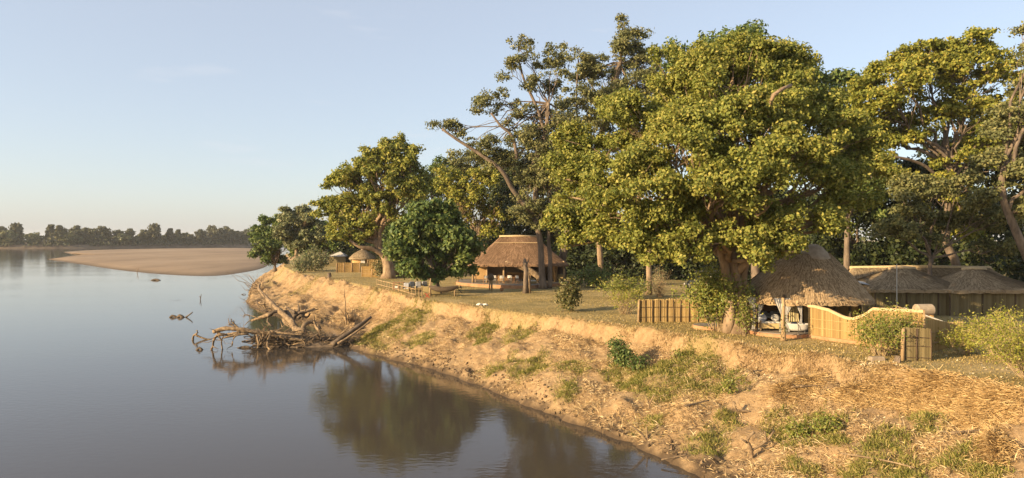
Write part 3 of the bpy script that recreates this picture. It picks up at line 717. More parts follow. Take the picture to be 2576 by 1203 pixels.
# behind the lodge and the lawn, leaves coloured dark to stand for shade
for i, (px, d, lobes) in enumerate([
        (1330, 128, [(1320, 560, 50), (1370, 590, 48), (1290, 600, 40), (1340, 640, 40), (1330, 470, 50), (1400, 500, 50), (1280, 520, 44), (1410, 420, 45)]),
        (1440, 122, [(1440, 560, 55), (1410, 620, 45), (1480, 620, 48), (1440, 650, 35)]),
        (1555, 116, [(1545, 570, 65), (1500, 620, 50), (1590, 620, 55), (1550, 660, 36)]),
        (1680, 112, [(1680, 590, 70), (1640, 640, 48), (1730, 640, 55), (1690, 670, 36)]),
        (1810, 112, [(1800, 580, 75), (1760, 650, 50), (1850, 640, 60), (1900, 600, 60)]),
        (1985, 105, [(1980, 560, 80), (1930, 640, 60), (2040, 630, 65), (2000, 680, 40)])]):
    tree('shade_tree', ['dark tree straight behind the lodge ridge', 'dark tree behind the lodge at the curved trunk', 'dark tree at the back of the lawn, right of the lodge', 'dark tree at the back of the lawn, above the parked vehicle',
                        'dark tree hidden behind the giant trunk', 'dark tree behind the thatched hut peak'][i], 'tree', d, px, lobes, 1.6, 15000, 'leaf_shaded', (.44, .26), 'bark_grey', .4, 60 + i, group='shaded trees behind the lawn', twigs=False)

# distant woodland closing the view under the crowns, shade painted into its leaves
def woodland():
    g = np.random.default_rng(5); N = 38000
    k = 420
    x = np.concatenate([g.uniform(-25, 150, k), g.uniform(-95, 10, 110)]); y = 150 + np.concatenate([g.uniform(0, 60, k), g.uniform(60, 260, 110)])
    x[:k] += (y[:k] - 150) * .5
    y[:k] -= np.clip(x[:k] - 40, 0, 60) * .75
    ok = sdist(near_part(EC), x, y) > 8; x, y = x[ok], y[ok]
    r = g.uniform(2.5, 5.0, len(x)); z = LAWN + g.uniform(.2, 1, len(x)) * g.uniform(1, 13, len(x))
    ci = g.integers(0, len(x), N); d = unit(g.normal(size=(N, 3)))
    pts = np.column_stack([x, y, z])[ci] + d * r[ci][:, None] * (.6 + .4 * g.random((N, 1)))
    pts[:, 2] = np.maximum(pts[:, 2], LAWN + .1)
    o = link_mesh('distant_woodland', leaf_mesh('distant_woodland', pts, d, 1.05, .7, g), M['leaf_shaded'])
    tag(o, 'dark woodland closing the view behind the camp trees', 'woodland', kind='stuff')
woodland()
def undergrowth():  # leaf colour carries the shade under the crowns
    g = np.random.default_rng(6); ctl = [(820, 172), (930, 160), (1050, 142), (1200, 124), (1330, 116), (1450, 112), (1600, 108), (1780, 104), (2000, 92), (2150, 84), (2350, 80), (2640, 74)]
    n = 430; u = g.random(n); px = np.interp(u, np.linspace(0, 1, len(ctl)), [q[0] for q in ctl]); d = np.interp(u, np.linspace(0, 1, len(ctl)), [q[1] for q in ctl]) + g.uniform(0, 10, n)
    r = g.uniform(.9, 2.4, n); z = LAWN + g.random(n) ** 1.4 * 6.0
    c = np.column_stack([(px - CX) / F * d, d, z]); N = 42000; ci = g.integers(0, n, N); dd = unit(g.normal(size=(N, 3)))
    pts = c[ci] + dd * r[ci][:, None] * (.5 + .5 * g.random((N, 1))); pts[:, 2] = np.maximum(pts[:, 2], LAWN)
    tag(link_mesh('undergrowth', leaf_mesh('undergrowth', pts, unit(dd + np.array([0, 0, .4])), .55, .34, g), M['leaf_shaded']), 'dark tangled undergrowth along the back of the lawn', 'undergrowth', kind='stuff')
undergrowth()

# shrubs: a fan of stems carrying leaf sprays
def shrub(name, label, base, h, w, n_stem, n_leaf, leaf, wh, stem_mat, seed, leaf_from=.45, cat='shrub', group=None, up=.9, clump=.28, r0=.02, lean=(0, 0)):
    g = np.random.default_rng(seed)
    base = np.array(base, float); base[2] = hz(base[0], base[1]) - .03
    root = thing(name, label, cat, base, 0, group)
    st = MB(); tips = []
    for i in range(n_stem):
        a = g.uniform(0, 2 * math.pi); rr = w * .5 * g.random() ** .6
        p0 = np.array([math.cos(a), math.sin(a), 0]) * rr * .22
        q = np.array([math.cos(a) * rr + lean[0], math.sin(a) * rr + lean[1], h * g.uniform(.6, 1.0) * (1 - .35 * (rr / (w * .5)) ** 2)])
        pts = bez(p0, q, h * .10 * up, 6, .02 * h, g)
        st.tube(pts, [r0 * (1 - .7 * j / 6) for j in range(7)], 4, cap=False)
        for j in range(2, 7):
            if j / 6 >= leaf_from: tips.append(pts[j])
            for _ in range(2):
                s = pts[j] + g.normal(size=3) * np.array([.16, .16, .12]) * h * .6
                st.tube([pts[j], (pts[j] + s) / 2 + g.normal(size=3) * .02, s], [r0 * .4, r0 * .3, r0 * .15], 3, cap=False)
                if j / 6 >= leaf_from: tips.append(s)
    tag(st.build('stems', M[stem_mat], root), kind='stuff')
    tips = np.array(tips)
    ci = g.integers(0, len(tips), n_leaf)
    d = g.normal(size=(n_leaf, 3))
    pts = tips[ci] + d * clump * .5
    link_mesh('leaves', leaf_mesh('leaves', pts, unit(d + np.array([0, 0, .8])), wh[0], wh[1], g), M[leaf], root)
    return root
M['twig'] = noise_mat('twig', (.22, .15, .08), (.42, .31, .18), 6, rough=.9, bump=0)
M['leaf_spring'] = island_mat('leaf_spring', [(0, (.14, .16, .022)), (.6, (.28, .28, .045)), (1, (.42, .36, .08))], .5, .35, patch=.3, pscale=.8)
M['leaf_olive'] = island_mat('leaf_olive', [(0, (.06, .07, .02)), (.6, (.13, .125, .04)), (1, (.25, .2, .09))], .5, .25)
shrub('leafy_shrub', 'upright leafy shrub alone on the lawn in front of the lodge', L(1437, 783), 3.2, 1.7, 14, 2600, 'leaf_olive', (.24, .14), 'twig', 101, leaf_from=.2, clump=.5)
shrub('dry_shrub', 'bare twiggy fan-shaped shrub with green tips on the lawn', L(1570, 790), 2.3, 3.2, 46, 900, 'leaf_spring', (.16, .07), 'twig', 102, leaf_from=.75, clump=.3, r0=.018)
shrub('leafy_shrub', 'spiky bright green shrub behind the bare twiggy one', L(1562, 752), 2.6, 6.0, 22, 2200, 'leaf_bush', (.26, .11), 'twig', 103, leaf_from=.4, clump=.45)
shrub('dry_shrub', 'tall dry brown twiggy shrub beside the orange-lit trunk', L(1660, 748), 3.4, 3.0, 60, 500, 'leaf_grey', (.14, .08), 'twig', 104, leaf_from=.6, clump=.35, r0=.02)
shrub('leafy_shrub', 'green shrub with bare stems in front of the wavy reed wall', L(2218, 897), 2.8, 3.1, 46, 5200, 'leaf_bush', (.14, .065), 'twig', 105, leaf_from=.5, clump=.34, r0=.02, lean=(.25, 0))
shrub('leafy_shrub', 'arching light green bush at the bottom of the right edge', np.array([23.6, 31.2, 0]), 3.0, 3.4, 48, 4200, 'leaf_spring', (.13, .05), 'twig', 106, leaf_from=.5, clump=.32, r0=.02, lean=(-.9, .2))
shrub('leafy_shrub', 'light green bush beside the end of the reed wall', L(2425, 893), 2.0, 2.6, 30, 2400, 'leaf_spring', (.12, .05), 'twig', 107, leaf_from=.45, clump=.3, r0=.016)
shrub('leafy_shrub', 'light green bush with bare lower stems behind the right-hand arching one', L(2520, 905), 2.9, 3.2, 34, 3400, 'leaf_spring', (.13, .05), 'twig', 108, leaf_from=.4, clump=.34, r0=.018)
shrub('leafy_shrub', 'dark green shrub climbing the left side of the giant trunk', L(1805, 834), 5.0, 4.2, 40, 11000, 'leaf_bush', (.20, .12), 'twig', 109, leaf_from=.4, clump=.6, r0=.03)
shrub('leafy_shrub', 'slim leafy sucker growing against the giant trunk', L(1872, 846), 2.6, .9, 10, 700, 'leaf_bush', (.16, .09), 'twig', 110, leaf_from=.4, clump=.25)
shrub('leafy_shrub', 'rounded dark bush beside the slender pale trunk', L(785, 682), 4.5, 8.0, 40, 3000, 'leaf_grey', (.42, .2), 'twig', 111, leaf_from=.2, clump=.9, r0=.04)
shrub('leafy_shrub', 'small bush at the foot of the slender pale trunk', L(758, 686), 2.6, 4.0, 24, 1200, 'leaf_grey', (.36, .18), 'twig', 112, leaf_from=.2, clump=.6, r0=.04)
shrub('leafy_shrub', 'yellowish bush against the bent trunk in front of the reed screen', L(955, 700), 3.4, 2.8, 20, 1000, 'leaf_olive', (.34, .16), 'twig', 113, leaf_from=.25, clump=.55, r0=.03)
shrub('leafy_shrub', 'shaded bush at the back of the lawn right of the curved trunk', L(1500, 722), 3.0, 5.5, 30, 2200, 'leaf_dark', (.34, .18), 'twig', 114, leaf_from=.2, clump=.7, r0=.03)
shrub('leafy_shrub', 'low bush between the lodge steps and the curved trunk', L(1452, 722), 2.0, 3.0, 20, 900, 'leaf_dark', (.28, .15), 'twig', 115, leaf_from=.2, clump=.5, r0=.03)
shrub('leafy_shrub', 'dark leafy bush sprouting from the middle of the bank', bank_hit(1560, 925), 2.0, 1.5, 16, 2000, 'leaf_dark', (.17, .10), 'twig', 116, leaf_from=.15, clump=.35)
shrub('leafy_shrub', 'low dark growth right of the bank bush', bank_hit(1600, 935), 1.0, 1.9, 16, 900, 'leaf_dark', (.15, .08), 'twig', 117, leaf_from=.1, clump=.3)
shrub('leafy_shrub', 'small bright shrub just under the lawn edge', bank_hit(1703, 905), .7, .7, 10, 350, 'leaf_bush', (.12, .07), 'twig', 118, leaf_from=.1, clump=.2)
shrub('leafy_shrub', 'vivid green plant low on the bank at right', bank_hit(2010, 1110), .8, 1.0, 16, 700, 'leaf_bush', (.13, .09), 'twig', 119, leaf_from=.1, clump=.25)
shrub('leafy_shrub', 'vivid green plant higher on the bank at right', bank_hit(2080, 1095), .9, 1.5, 20, 1000, 'leaf_bush', (.13, .09), 'twig', 120, leaf_from=.1, clump=.25)
shrub('leafy_shrub', 'green plant hanging down the bank below the giant tree', bank_hit(1838, 995), .9, .7, 10, 400, 'leaf_bush', (.13, .08), 'twig', 121, leaf_from=.1, clump=.25)

# trees along the far bank: four kinds, many individuals
def far_proto(seed, h, w, leaf, label, group):
    g = np.random.default_rng(seed)
    root = thing('far_tree', label, 'tree', (0, 0, 0), 0, group)
    lobes = [(g.uniform(-.3, .3) * w, g.uniform(-.3, .3) * w, h * g.uniform(.25, .78), w * g.uniform(.22, .36)) for _ in range(11)]
    lobes.append((0, 0, h * .82, h * .18))
    pts, out, cl, src = crown_points(lobes, 1.9, 3000, g, .6, .8)
    link_mesh('crown', leaf_mesh('crown', pts, out, 1.9, 1.35, g), M[leaf], root)
    mb = MB(); mb.tube([(0, 0, -.5), (.2, 0, h * .3), (0, 0, h * .6)], [.5, .4, .2], 6)
    for q in lobes[:5]: mb.tube(bez((.1, 0, h * .28), q[:3], .5, 4), [.25, .2, .16, .12, .08], 4, cap=False)
    mb.build('trunk', M['bark_grey'], root)
    return root
protos = [far_proto(201, 15, 14, 'leaf_far', 'middle-sized rounded hazy tree in the line along the far river bank', 'rounded trees along the far bank'),
          far_proto(202, 19, 16, 'leaf_far', 'tall broad hazy tree rising above its neighbours on the far river bank', 'tall broad trees along the far bank'),
          far_proto(203, 12, 15, 'leaf_grey', 'low wide greyish tree in the line along the far river bank', 'low greyish trees along the far bank'),
          far_proto(204, 17, 12, 'leaf_far', 'narrow upright hazy tree in the line along the far river bank', 'narrow trees along the far bank')]
fi = [i for i in range(len(FARC)) if -700 < FARC[i][0] < -340 and FARC[i][1] < 1080]
g = np.random.default_rng(77)
seq = np.linspace(0, len(fi) - 1, 84).astype(int)
for k, s in enumerate(seq):
    i = fi[s]; off = g.uniform(12, 18) if k % 2 else g.uniform(24, 42)
    p = FARC[i] + FARN[i] * off
    o = protos[k] if k < 4 else copy_tree(protos[int(g.integers(0, 4))])
    sc = g.uniform(.85, 1.3)
    o.location = (p[0] + g.uniform(-3, 3), p[1], 4.6); o.rotation_euler = (0, 0, g.uniform(0, 6.28)); o.scale = (sc * g.uniform(.9, 1.15), sc, sc * g.uniform(.85, 1.12))
for k in range(20):   # beyond, where the river turns
    o = copy_tree(protos[int(g.integers(0, 4))]); d = g.uniform(1820, 1960)
    px = 585 + k * 7.5 + g.uniform(-3, 3)
    o.location = ((px - CX) / F * d, d, 5.0); o.rotation_euler = (0, 0, g.uniform(0, 6.28)); o.scale = (1.2, 1.2, g.uniform(.7, 1.05))
    tag(o, 'faint tree in the most distant row where the river turns', group='most distant trees where the river turns')
def far_scrub():
    g = np.random.default_rng(9); N = 40000
    i = np.array(fi)[g.integers(0, len(fi), N)]
    off = g.uniform(4, 46, N)
    p = FARC[i] + FARN[i] * off[:, None] + g.normal(size=(N, 2)) * 4
    clump = fbm(p[:, 0] * .06, p[:, 1] * .06, 3)
    keep = clump > -.35
    z = np.clip(off * .55, 1, 4.6) + g.random(N) ** 1.3 * (7.0 + 8 * (clump + .2)).clip(2.0, 12) * np.where(off < 9, .35, 1)
    pts = np.column_stack([p, z])[keep]
    o = link_mesh('far_scrub', leaf_mesh('far_scrub', pts, unit(g.normal(size=pts.shape) + np.array([0, 0, .6])), 2.3, 1.6, g), M['leaf_far'])
    tag(o, 'scrub growing under the trees on the far bank', 'scrub', kind='stuff')
far_scrub()

# ---------------------------------------------------------------- camp buildings
M['thatch'] = island_mat('thatch', [(0, (.17, .112, .060)), (.5, (.31, .215, .120)), (1, (.46, .33, .19))], .9, 0, patch=.25, spec=.1, pscale=.6)
M['thatch_red'] = island_mat('thatch_red', [(0, (.13, .075, .042)), (.5, (.22, .135, .080)), (1, (.32, .20, .12))], .9, 0, patch=.2, spec=.1, pscale=.4)
M['thatch_grey'] = island_mat('thatch_grey', [(0, (.15, .105, .060)), (.5, (.26, .190, .112)), (1, (.37, .28, .17))], .9, 0, patch=.25, spec=.1, pscale=.4)
M['ridge_straw'] = noise_mat('ridge_straw', (.34, .24, .13), (.52, .39, .22), 6, (1, 1, 1), .9, .4, 20)
M['cap_plaster'] = noise_mat('cap_plaster', (.26, .20, .14), (.40, .32, .23), 3, (1, 1, 1), .9, .3, 14)
M['reed'] = island_mat('reed', [(0, (.33, .225, .090)), (.5, (.40, .280, .120)), (1, (.48, .345, .16))], .8, 0, patch=.25, spec=.2, pscale=.7)
M['reed_olive_shaded'] = island_mat('reed_olive_shaded', [(0, (.12, .092, .044)), (.5, (.16, .125, .062)), (1, (.21, .165, .085))], .85, 0, patch=.2, spec=.2, pscale=.7)  # olive house walls; on two screens the dark tone is painted shade
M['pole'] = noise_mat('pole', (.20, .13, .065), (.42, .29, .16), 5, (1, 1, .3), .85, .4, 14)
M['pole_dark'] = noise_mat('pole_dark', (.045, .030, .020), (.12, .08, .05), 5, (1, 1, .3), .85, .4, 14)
M['terracotta'] = noise_mat('terracotta', (.27, .135, .065), (.42, .235, .125), 1.5, (1, 1, 1), .9, .2, 10)
M['floor'] = noise_mat('floor', (.15, .125, .10), (.26, .22, .175), 1.2, (1, 1, 1), .7, .1, 8)
M['mud_wall'] = noise_mat('mud_wall', (.30, .175, .07), (.47, .30, .135), 1.2, (1, 1, 1), .95, .3, 8)
M['canvas'] = noise_mat('canvas', (.42, .385, .33), (.54, .505, .45), 3, (1, 1, .4), .9, .1, 12)
M['cushion_grey'] = noise_mat('cushion_grey', (.26, .26, .28), (.42, .42, .44), 5, rough=.95, bump=.2)
M['cushion_blue'] = noise_mat('cushion_blue', (.085, .10, .135), (.16, .18, .22), 5, rough=.95, bump=.2)
M['wood'] = noise_mat('wood', (.17, .085, .040), (.31, .17, .085), 4, (1, 6, 6), .6, .2, 12)
M['wood_old'] = noise_mat('wood_old', (.075, .052, .034), (.17, .125, .085), 4, (1, 5, 5), .85, .4, 12)
M['wicker'] = noise_mat('wicker', (.20, .145, .060), (.34, .26, .12), 14, (1, 1, 3), .85, .5, 30)
M['red'] = noise_mat('red', (.36, .05, .03), (.48, .085, .05), 5, rough=.7, bump=0)
M['enamel'] = noise_mat('enamel', (.46, .43, .38), (.54, .51, .46), 2, rough=.25, bump=0, spec=.5)
M['iron'] = noise_mat('iron', (.020, .019, .018), (.05, .046, .042), 6, rough=.6, bump=.1, spec=.4)
M['tin'] = noise_mat('tin', (.34, .35, .36), (.50, .51, .52), 2, rough=.45, bump=.1, spec=.5)
M['robe'] = noise_mat('robe', (.50, .40, .20), (.62, .52, .30), 4, (1, 1, .3), .95, .3, 12)
M['stone'] = noise_mat('stone', (.20, .15, .10), (.38, .29, .20), 3, rough=.95, bump=.5)
M['bone'] = noise_mat('bone', (.58, .53, .45), (.74, .70, .63), 8, rough=.8, bump=.2)
M['glass'] = noise_mat('glass', (.03, .035, .04), (.05, .055, .06), 3, rough=.06, bump=0, spec=.5)
M['truck_paint'] = noise_mat('truck_paint', (.05, .048, .03), (.085, .08, .05), 2, rough=.5, bump=0, spec=.4)
M['rubber'] = noise_mat('rubber', (.015, .015, .015), (.03, .03, .03), 8, rough=.9, bump=.3)

def thatch_roof(root, half, kx, ky, z_eave, z_top, mat, power=4.0, sag=.12, n_strand=6000, seed=1, thick=.28, width=.05, length=.75, name='thatch', belly=0.0, top_off=(0, 0)):
    """a hipped or conical roof: eave loop drawn in to the ridge loop, a solid body covered in laid straw"""
    g = np.random.default_rng(seed)
    def eave(u):
        c, s = np.cos(u), np.sin(u)
        k = (np.abs(c) ** power + np.abs(s) ** power) ** (-1 / power)
        return half[0] * k * c, half[1] * k * s
    def surf(u, v, lift=0.0):
        ex, ey = eave(u)
        w = v
        x = ex * (1 - w + w * kx) + top_off[0] * w; y = ey * (1 - w + w * ky) + top_off[1] * w
        z = z_eave + (z_top - z_eave) * (v - sag * np.sin(np.pi * v)) + belly * np.sin(np.pi * v) + lift
        return np.stack([x, y, z], -1)
    nu, nv = 96, 14
    us = np.linspace(0, 2 * np.pi, nu, endpoint=False)
    prof = [(0.0, -thick)] + [(k / nv, 0) for k in range(nv + 1)]
    rows = [surf(us, np.full(nu, v), l + .025 * g.normal(size=nu)) for v, l in prof]
    inner = [surf(us, np.full(nu, v), -thick - .05) * np.array([.985, .985, 1]) for v in (1, .5, .03)]
    rows = rows + inner[:0]
    v = np.concatenate(rows + inner[::-1]); m = len(rows)
    idx = np.arange(m * nu).reshape(m, nu); nx = np.roll(idx, -1, 1)
    f = np.stack([idx[:-1], nx[:-1], nx[1:], idx[1:]], -1).reshape(-1, 4)
    j = m * nu + np.arange(3 * nu).reshape(3, nu); jn = np.roll(j, -1, 1)
    f2 = np.stack([j[:-1], j[1:], jn[1:], jn[:-1]], -1).reshape(-1, 4)
    # straw lying on the body
    N = n_strand
    # more strands low down where the loop is long
    vv = g.random(N) ** 1.15; uu = g.uniform(0, 2 * np.pi, N)
    slope = math.hypot(z_top - z_eave, min(half))
    dv = length / slope * g.uniform(.6, 1.3, N)
    v1 = np.clip(vv + dv, 0, 1.0); v0 = vv - .05 * g.random(N) * (vv < .08)
    du = g.normal(size=N) * .006
    a = surf(uu, v0, g.uniform(.035, .075, N)); b = surf(uu + du, v1, g.uniform(.0, .03, N))
    a[:, 2] -= np.where(v0 < .03, g.uniform(.0, .22, N), 0)
    side = unit(np.cross(b - a, np.array([0, 0, 1.0]))) * (width * g.uniform(.5, 1.4, N))[:, None] * .5
    q = np.stack([a - side, a + side, b + side * .8, b - side * .8], 1).reshape(-1, 3)
    fq = np.arange(4 * N).reshape(N, 4) + len(v)
    me = np_mesh(name, np.concatenate([v, q]), np.concatenate([f, f2, fq]))
    o = link_mesh(name, me, M[mat], root)
    return tag(o, kind='stuff'), surf

def reed_panel(p, q, h0, h1, name, mat, parent, step=.045, topfn=None, lean=0.0, seed=0, zb=0.0):
    """a screen of upright reeds between ground points p and q (parent space)"""
    g = np.random.default_rng(seed + 5)
    p = np.array(p, float); q = np.array(q, float); ln = np.linalg.norm(q[:2] - p[:2]); n = max(6, int(ln / step))
    d = (q - p) / ln; nr = np.array([d[1], -d[0], 0]); V = []; Fc = []
    for i in range(n):
        s = (i + .5) / n; c = p + (q - p) * s
        h = (topfn(s) if topfn else h0 + (h1 - h0) * s) + g.normal() * .02
        w = ln / n * .56; o = nr * (.02 + .012 * g.normal())
        wob = d * g.normal() * .012
        k = len(V)
        for z in (zb, h):
            for e, oo in ((-w, o * 0), (0, o + nr * .02), (w, o * 0)):
                V.append(c + d * e + oo + wob * (z > zb) + np.array([0, 0, z]))
        for z in (zb, h):
            for e, oo in ((-w, -nr * .03), (w, -nr * .03)):
                V.append(c + d * e + oo + np.array([0, 0, z]))
        Fc += [(k, k + 1, k + 4, k + 3), (k + 1, k + 2, k + 5, k + 4), (k + 6, k + 8, k + 9, k + 7), (k, k + 3, k + 8, k + 6), (k + 2, k + 7, k + 9, k + 5)]
    me = np_mesh(name, np.array(V), np.array(Fc))
    return tag(link_mesh(name, me, M[mat], parent), kind='stuff')
def reed_fence(label, pts, h, posts, mat='reed', post_mat='pole_dark', post_front=True, rails=(.45, 1.25), seed=0, name='reed_fence', post_h=None, group=None, ends=True):
    """posts: how many panels each leg is divided into"""
    base = np.array(pts[0], float); base[2] = hz(base[0], base[1])
    root = thing(name, label, 'fence', base, 0, group)
    rel = [np.array(p, float) - base for p in pts]
    for r_ in rel: r_[2] = 0
    for i in range(len(rel) - 1):
        a, b = rel[i], rel[i + 1]; n = posts[i]
        d = (b - a) / np.linalg.norm(b - a); nr = np.array([d[1], -d[0], 0])
        for k in range(n):
            p0 = a + (b - a) * (k / n); p1 = a + (b - a) * ((k + 1) / n)
            p0[2] = hz(*(p0 + base)[:2]) - base[2]; p1[2] = p0[2]
            reed_panel(p0 + d * .01, p1 - d * .01, h, h + random.uniform(-.05, .05), 'panel', mat, root, seed=seed + k)
        for k in range(n + 1):
            p0 = a + (b - a) * (k / n) + nr * (.06 if post_front else -.09)
            r = random.uniform(.030, .042)
            hh = (post_h or h) + random.uniform(-.06, .0)
            pm = 'pole' if ends and i == 0 and k == 0 else post_mat
            if pm == 'pole': r = .10
            MB().tube([p0 + np.array([0, 0, -.1]), p0 + np.array([random.uniform(-.02, .02), 0, hh * .5]), p0 + np.array([random.uniform(-.04, .04), 0, hh])], [r, r * .95, r * .9], 7, wob=.05).build('post', M[pm], root, smooth=True)
        for z in rails:
            off = nr * (.05 if post_front else -.06)
            MB().tube([a + off + np.array([0, 0, z]), (a + b) / 2 + off + np.array([0, 0, z + .03]), b + off + np.array([0, 0, z])], .02, 5).build('rail', M[post_mat], root)
    return root

# ---- thatched hut under the giant tree
HC = np.array([20.5, 48.9, LAWN])
def build_hut():
    root = thing('thatched_hut', 'open-fronted hut with tall shaggy thatched roof beside the giant trunk', 'hut', HC)
    th, _ = thatch_roof(root, (4.3, 4.0), .33, .16, 2.32, 5.35, 'thatch', power=2.9, sag=-.035, n_strand=26000, seed=3, thick=.30, width=.055, length=.9, top_off=(.6, 0))
    m = MB(); m.lathe([(1.22, 4.85), (1.28, 5.05), (1.10, 5.22), (.88, 5.50), (.62, 5.80), (.3, 6.0), (0.0, 6.05)], (.95, 0, 0), 22, 1.0, .95); m.build('roof_cap', M['cap_plaster'], th, smooth=True)
    # floor platform with a curved front
    def plat(z0, z1, k=1.0):
        pts = [(-4.5, 1.5), (-4.6, -.8), (-4.5, -2.4), (-4.1, -3.6), (-3.0, -4.5), (-1.9, -4.7), (-1.45, -4.35), (4.0, -2.0), (4.0, 3.6), (-3.5, 3.6)]
        pts = catmull(pts[:6], .5).tolist() + pts[6:]
        n = len(pts); mb = MB()
        mb.add([(x * k, y * k, z0) for x, y in pts] + [(x * k, y * k, z1) for x, y in pts], [(i, (i + 1) % n, n + (i + 1) % n, n + i) for i in range(n)] + [tuple(range(n, 2 * n))])
        return mb
    plat(-.1, .22).build('plinth', M['terracotta'], root); plat(.224, .27, .975).build('floor', M['floor'], root)
    # back and side walls of reeds on a frame
    for i, (a, b, mt) in enumerate((((-3.4, 2.9, .27), (0, 3.2, .27), 'mud_wall'), ((0, 3.2, .27), (3.4, 2.6, .27), 'mud_wall'), ((3.4, 2.6, .27), (3.5, -1.6, .27), 'reed'), ((.2, -.2, .27), (1.9, .6, .27), 'reed'))):
        if mt == 'reed': reed_panel(a, b, 2.2, 2.2, 'wall_panel', 'reed', root, seed=i)
        else:
            a = np.array(a); b = np.array(b); m = MB(); m.box((a + b) / 2 + np.array([0, 0, 1.1]), (np.linalg.norm(b - a), .14, 2.2), math.atan2(b[1] - a[1], b[0] - a[0])); m.build('wall', M['mud_wall'], root)
    for x, y, r in ((-3.95, -2.3, .11), (-2.6, -3.6, .10), (3.4, -1.7, .1), (2.0, -3.1, .09), (3.4, 2.6, .1), (-3.4, 2.8, .1), (-3.8, .4, .1), (.9, -3.3, .09)):
        MB().tube([(x, y, .2), (x + .02, y, 1.3), (x * .99, y * .99, 2.75)], [r, r * .9, r * .85], 8, wob=.05).build('post', M['pole_dark'], root, smooth=True)
    # curtains tied back on the posts
    def curtain(x, y, side, nm):
        g = np.random.default_rng(int(abs(x * 100)) + side + 5); rows = []
        for z, w in ((2.5, .62), (2.2, .5), (1.9, .36), (1.55, .20), (1.35, .12), (1.2, .14), (.9, .22), (.55, .26), (.3, .28)):
            rows.append([(x + side * (.08 + w * k / 12), y + .05 * math.sin(k * 1.9) * (.4 + w), z) for k in range(13)])
        MB().sheet(rows).build(nm, M['canvas'], root, smooth=True)
    for x, y in ((-3.95, -2.35), (-2.6, -3.65)):
        curtain(x, y, 1, 'curtain'); curtain(x, y, -1, 'curtain')
    curtain(-1.3, -3.6, -1, 'curtain')
    return root
build_hut()
# front pole in the grass that carries the eave
r_ = thing('gnarled_pole', 'rough leafy pole standing in the grass before the hut', 'pole', L(1970, 857))
r_.location.z = hz(r_.location.x, r_.location.y)
MB().tube([(0, 0, -.1), (.04, 0, .5), (-.02, .02, 1.2), (.03, 0, 2.0), (.0, 0, 2.7)], [.19, .13, .12, .11, .10], 8, wob=.12).build('shaft', M['pole'], r_, smooth=True)
g = np.random.default_rng(4); pts = g.normal(size=(160, 3)) * np.array([.12, .12, .5]) + np.array([0, 0, .75])
link_mesh('creeper', leaf_mesh('creeper', pts, unit(g.normal(size=pts.shape)), .13, .08, g), M['leaf_olive'], r_)

def place(root, x, y, z=None): root.location = (x, y, hz(x, y) if z is None else z); return root
FL = LAWN + .27
# day bed
r_ = thing('day_bed', 'wooden day bed with pale mattress and cushions on the hut floor', 'bed', (HC[0] - 3.2, HC[1] - 2.7, FL), R(-8))
MB().box((0, 0, .32), (1.35, .75, .34)).build('frame', M['reed'], r_, bevel=.02)
for x in (-.64, .64):
    for y in (-.34, .34): MB().tube([(x, y, 0), (x, y, .55), (x, y, .68)], [.05, .05, .065], 8).build('leg', M['pole'], r_)
MB().box((0, 0, .55), (1.25, .7, .12)).build('mattress', M['canvas'], r_, bevel=.04)
for x in (-.42, .42):
    m = MB(); m.lathe([(0, -.09), (.22, -.08), (.30, 0), (.22, .08), (0, .09)], (0, 0, 0), 12)
    o = m.build('cushion', M['cushion_grey' if x < 0 else 'canvas'], r_, smooth=True); o.location = (x, .2, .82); o.rotation_euler = (R(70), 0, R(15 * x))
# bath tub
r_ = thing('bath_tub', 'white roll-top bath tub on the hut floor beside the reed wall', 'bath', (HC[0] - 1.75, HC[1] - 3.55, FL), R(-20))
m = MB(); m.lathe([(.0, .08), (.45, .10), (.60, .25), (.70, .52), (.74, .56), (.70, .57), (.62, .50), (.5, .2), (0, .16)], (0, 0, 0), 28, 1.25, .58); m.build('shell', M['enamel'], r_, smooth=True)
for x in (-.5, .5):
    for y in (-.2, .2): MB().tube([(x, y, 0), (x * 1.05, y * 1.1, .06), (x, y, .16)], [.05, .03, .05], 6).build('foot', M['iron'], r_)
MB().tube([(.1, -.48, 0), (.1, -.48, .45), (.06, -.42, .62), (0, -.32, .6)], .02, 6).build('tap', M['iron'], r_)
# robes on a stand
r_ = thing('robe_stand', 'wooden stand with yellowish robes hanging behind the bath', 'stand', (HC[0] - 1.5, HC[1] - 2.3, FL))
MB().tube([(-.3, 0, 0), (-.3, 0, 1.8)], .035, 6).build('post', M['wood'], r_); MB().tube([(.35, 0, 0), (.35, 0, 1.8)], .035, 6).build('post', M['wood'], r_)
MB().tube([(-.35, 0, 1.78), (.4, 0, 1.78)], .03, 6).build('crossbar', M['wood'], r_)
for x in (-.12, .18): MB().sheet([[(x + w * (k / 8 - .5), -.08 + .05 * math.sin(k * 2.1), z) for k in range(9)] for z, w in ((1.76, .16), (1.55, .34), (1.2, .30), (.8, .34), (.55, .4))]).build('robe', M['robe'], r_, smooth=True)
# bed inside
r_ = thing('bed', 'wide bed with pale linen and a net deep inside the hut', 'bed', (HC[0] - 1.6, HC[1] + 1.0, FL))
MB().box((0, 0, .3), (2.0, 2.1, .36)).build('base', M['wood'], r_, bevel=.02); MB().box((0, 0, .58), (1.95, 2.05, .2)).build('mattress', M['canvas'], r_, bevel=.05)
for x in (-.5, .5): MB().box((x, .75, .74), (.7, .4, .16)).build('pillow', M['canvas'], r_, bevel=.06)
MB().box((0, 1.08, .8), (2.0, .08, .9)).build('headboard', M['wood'], r_, bevel=.02)

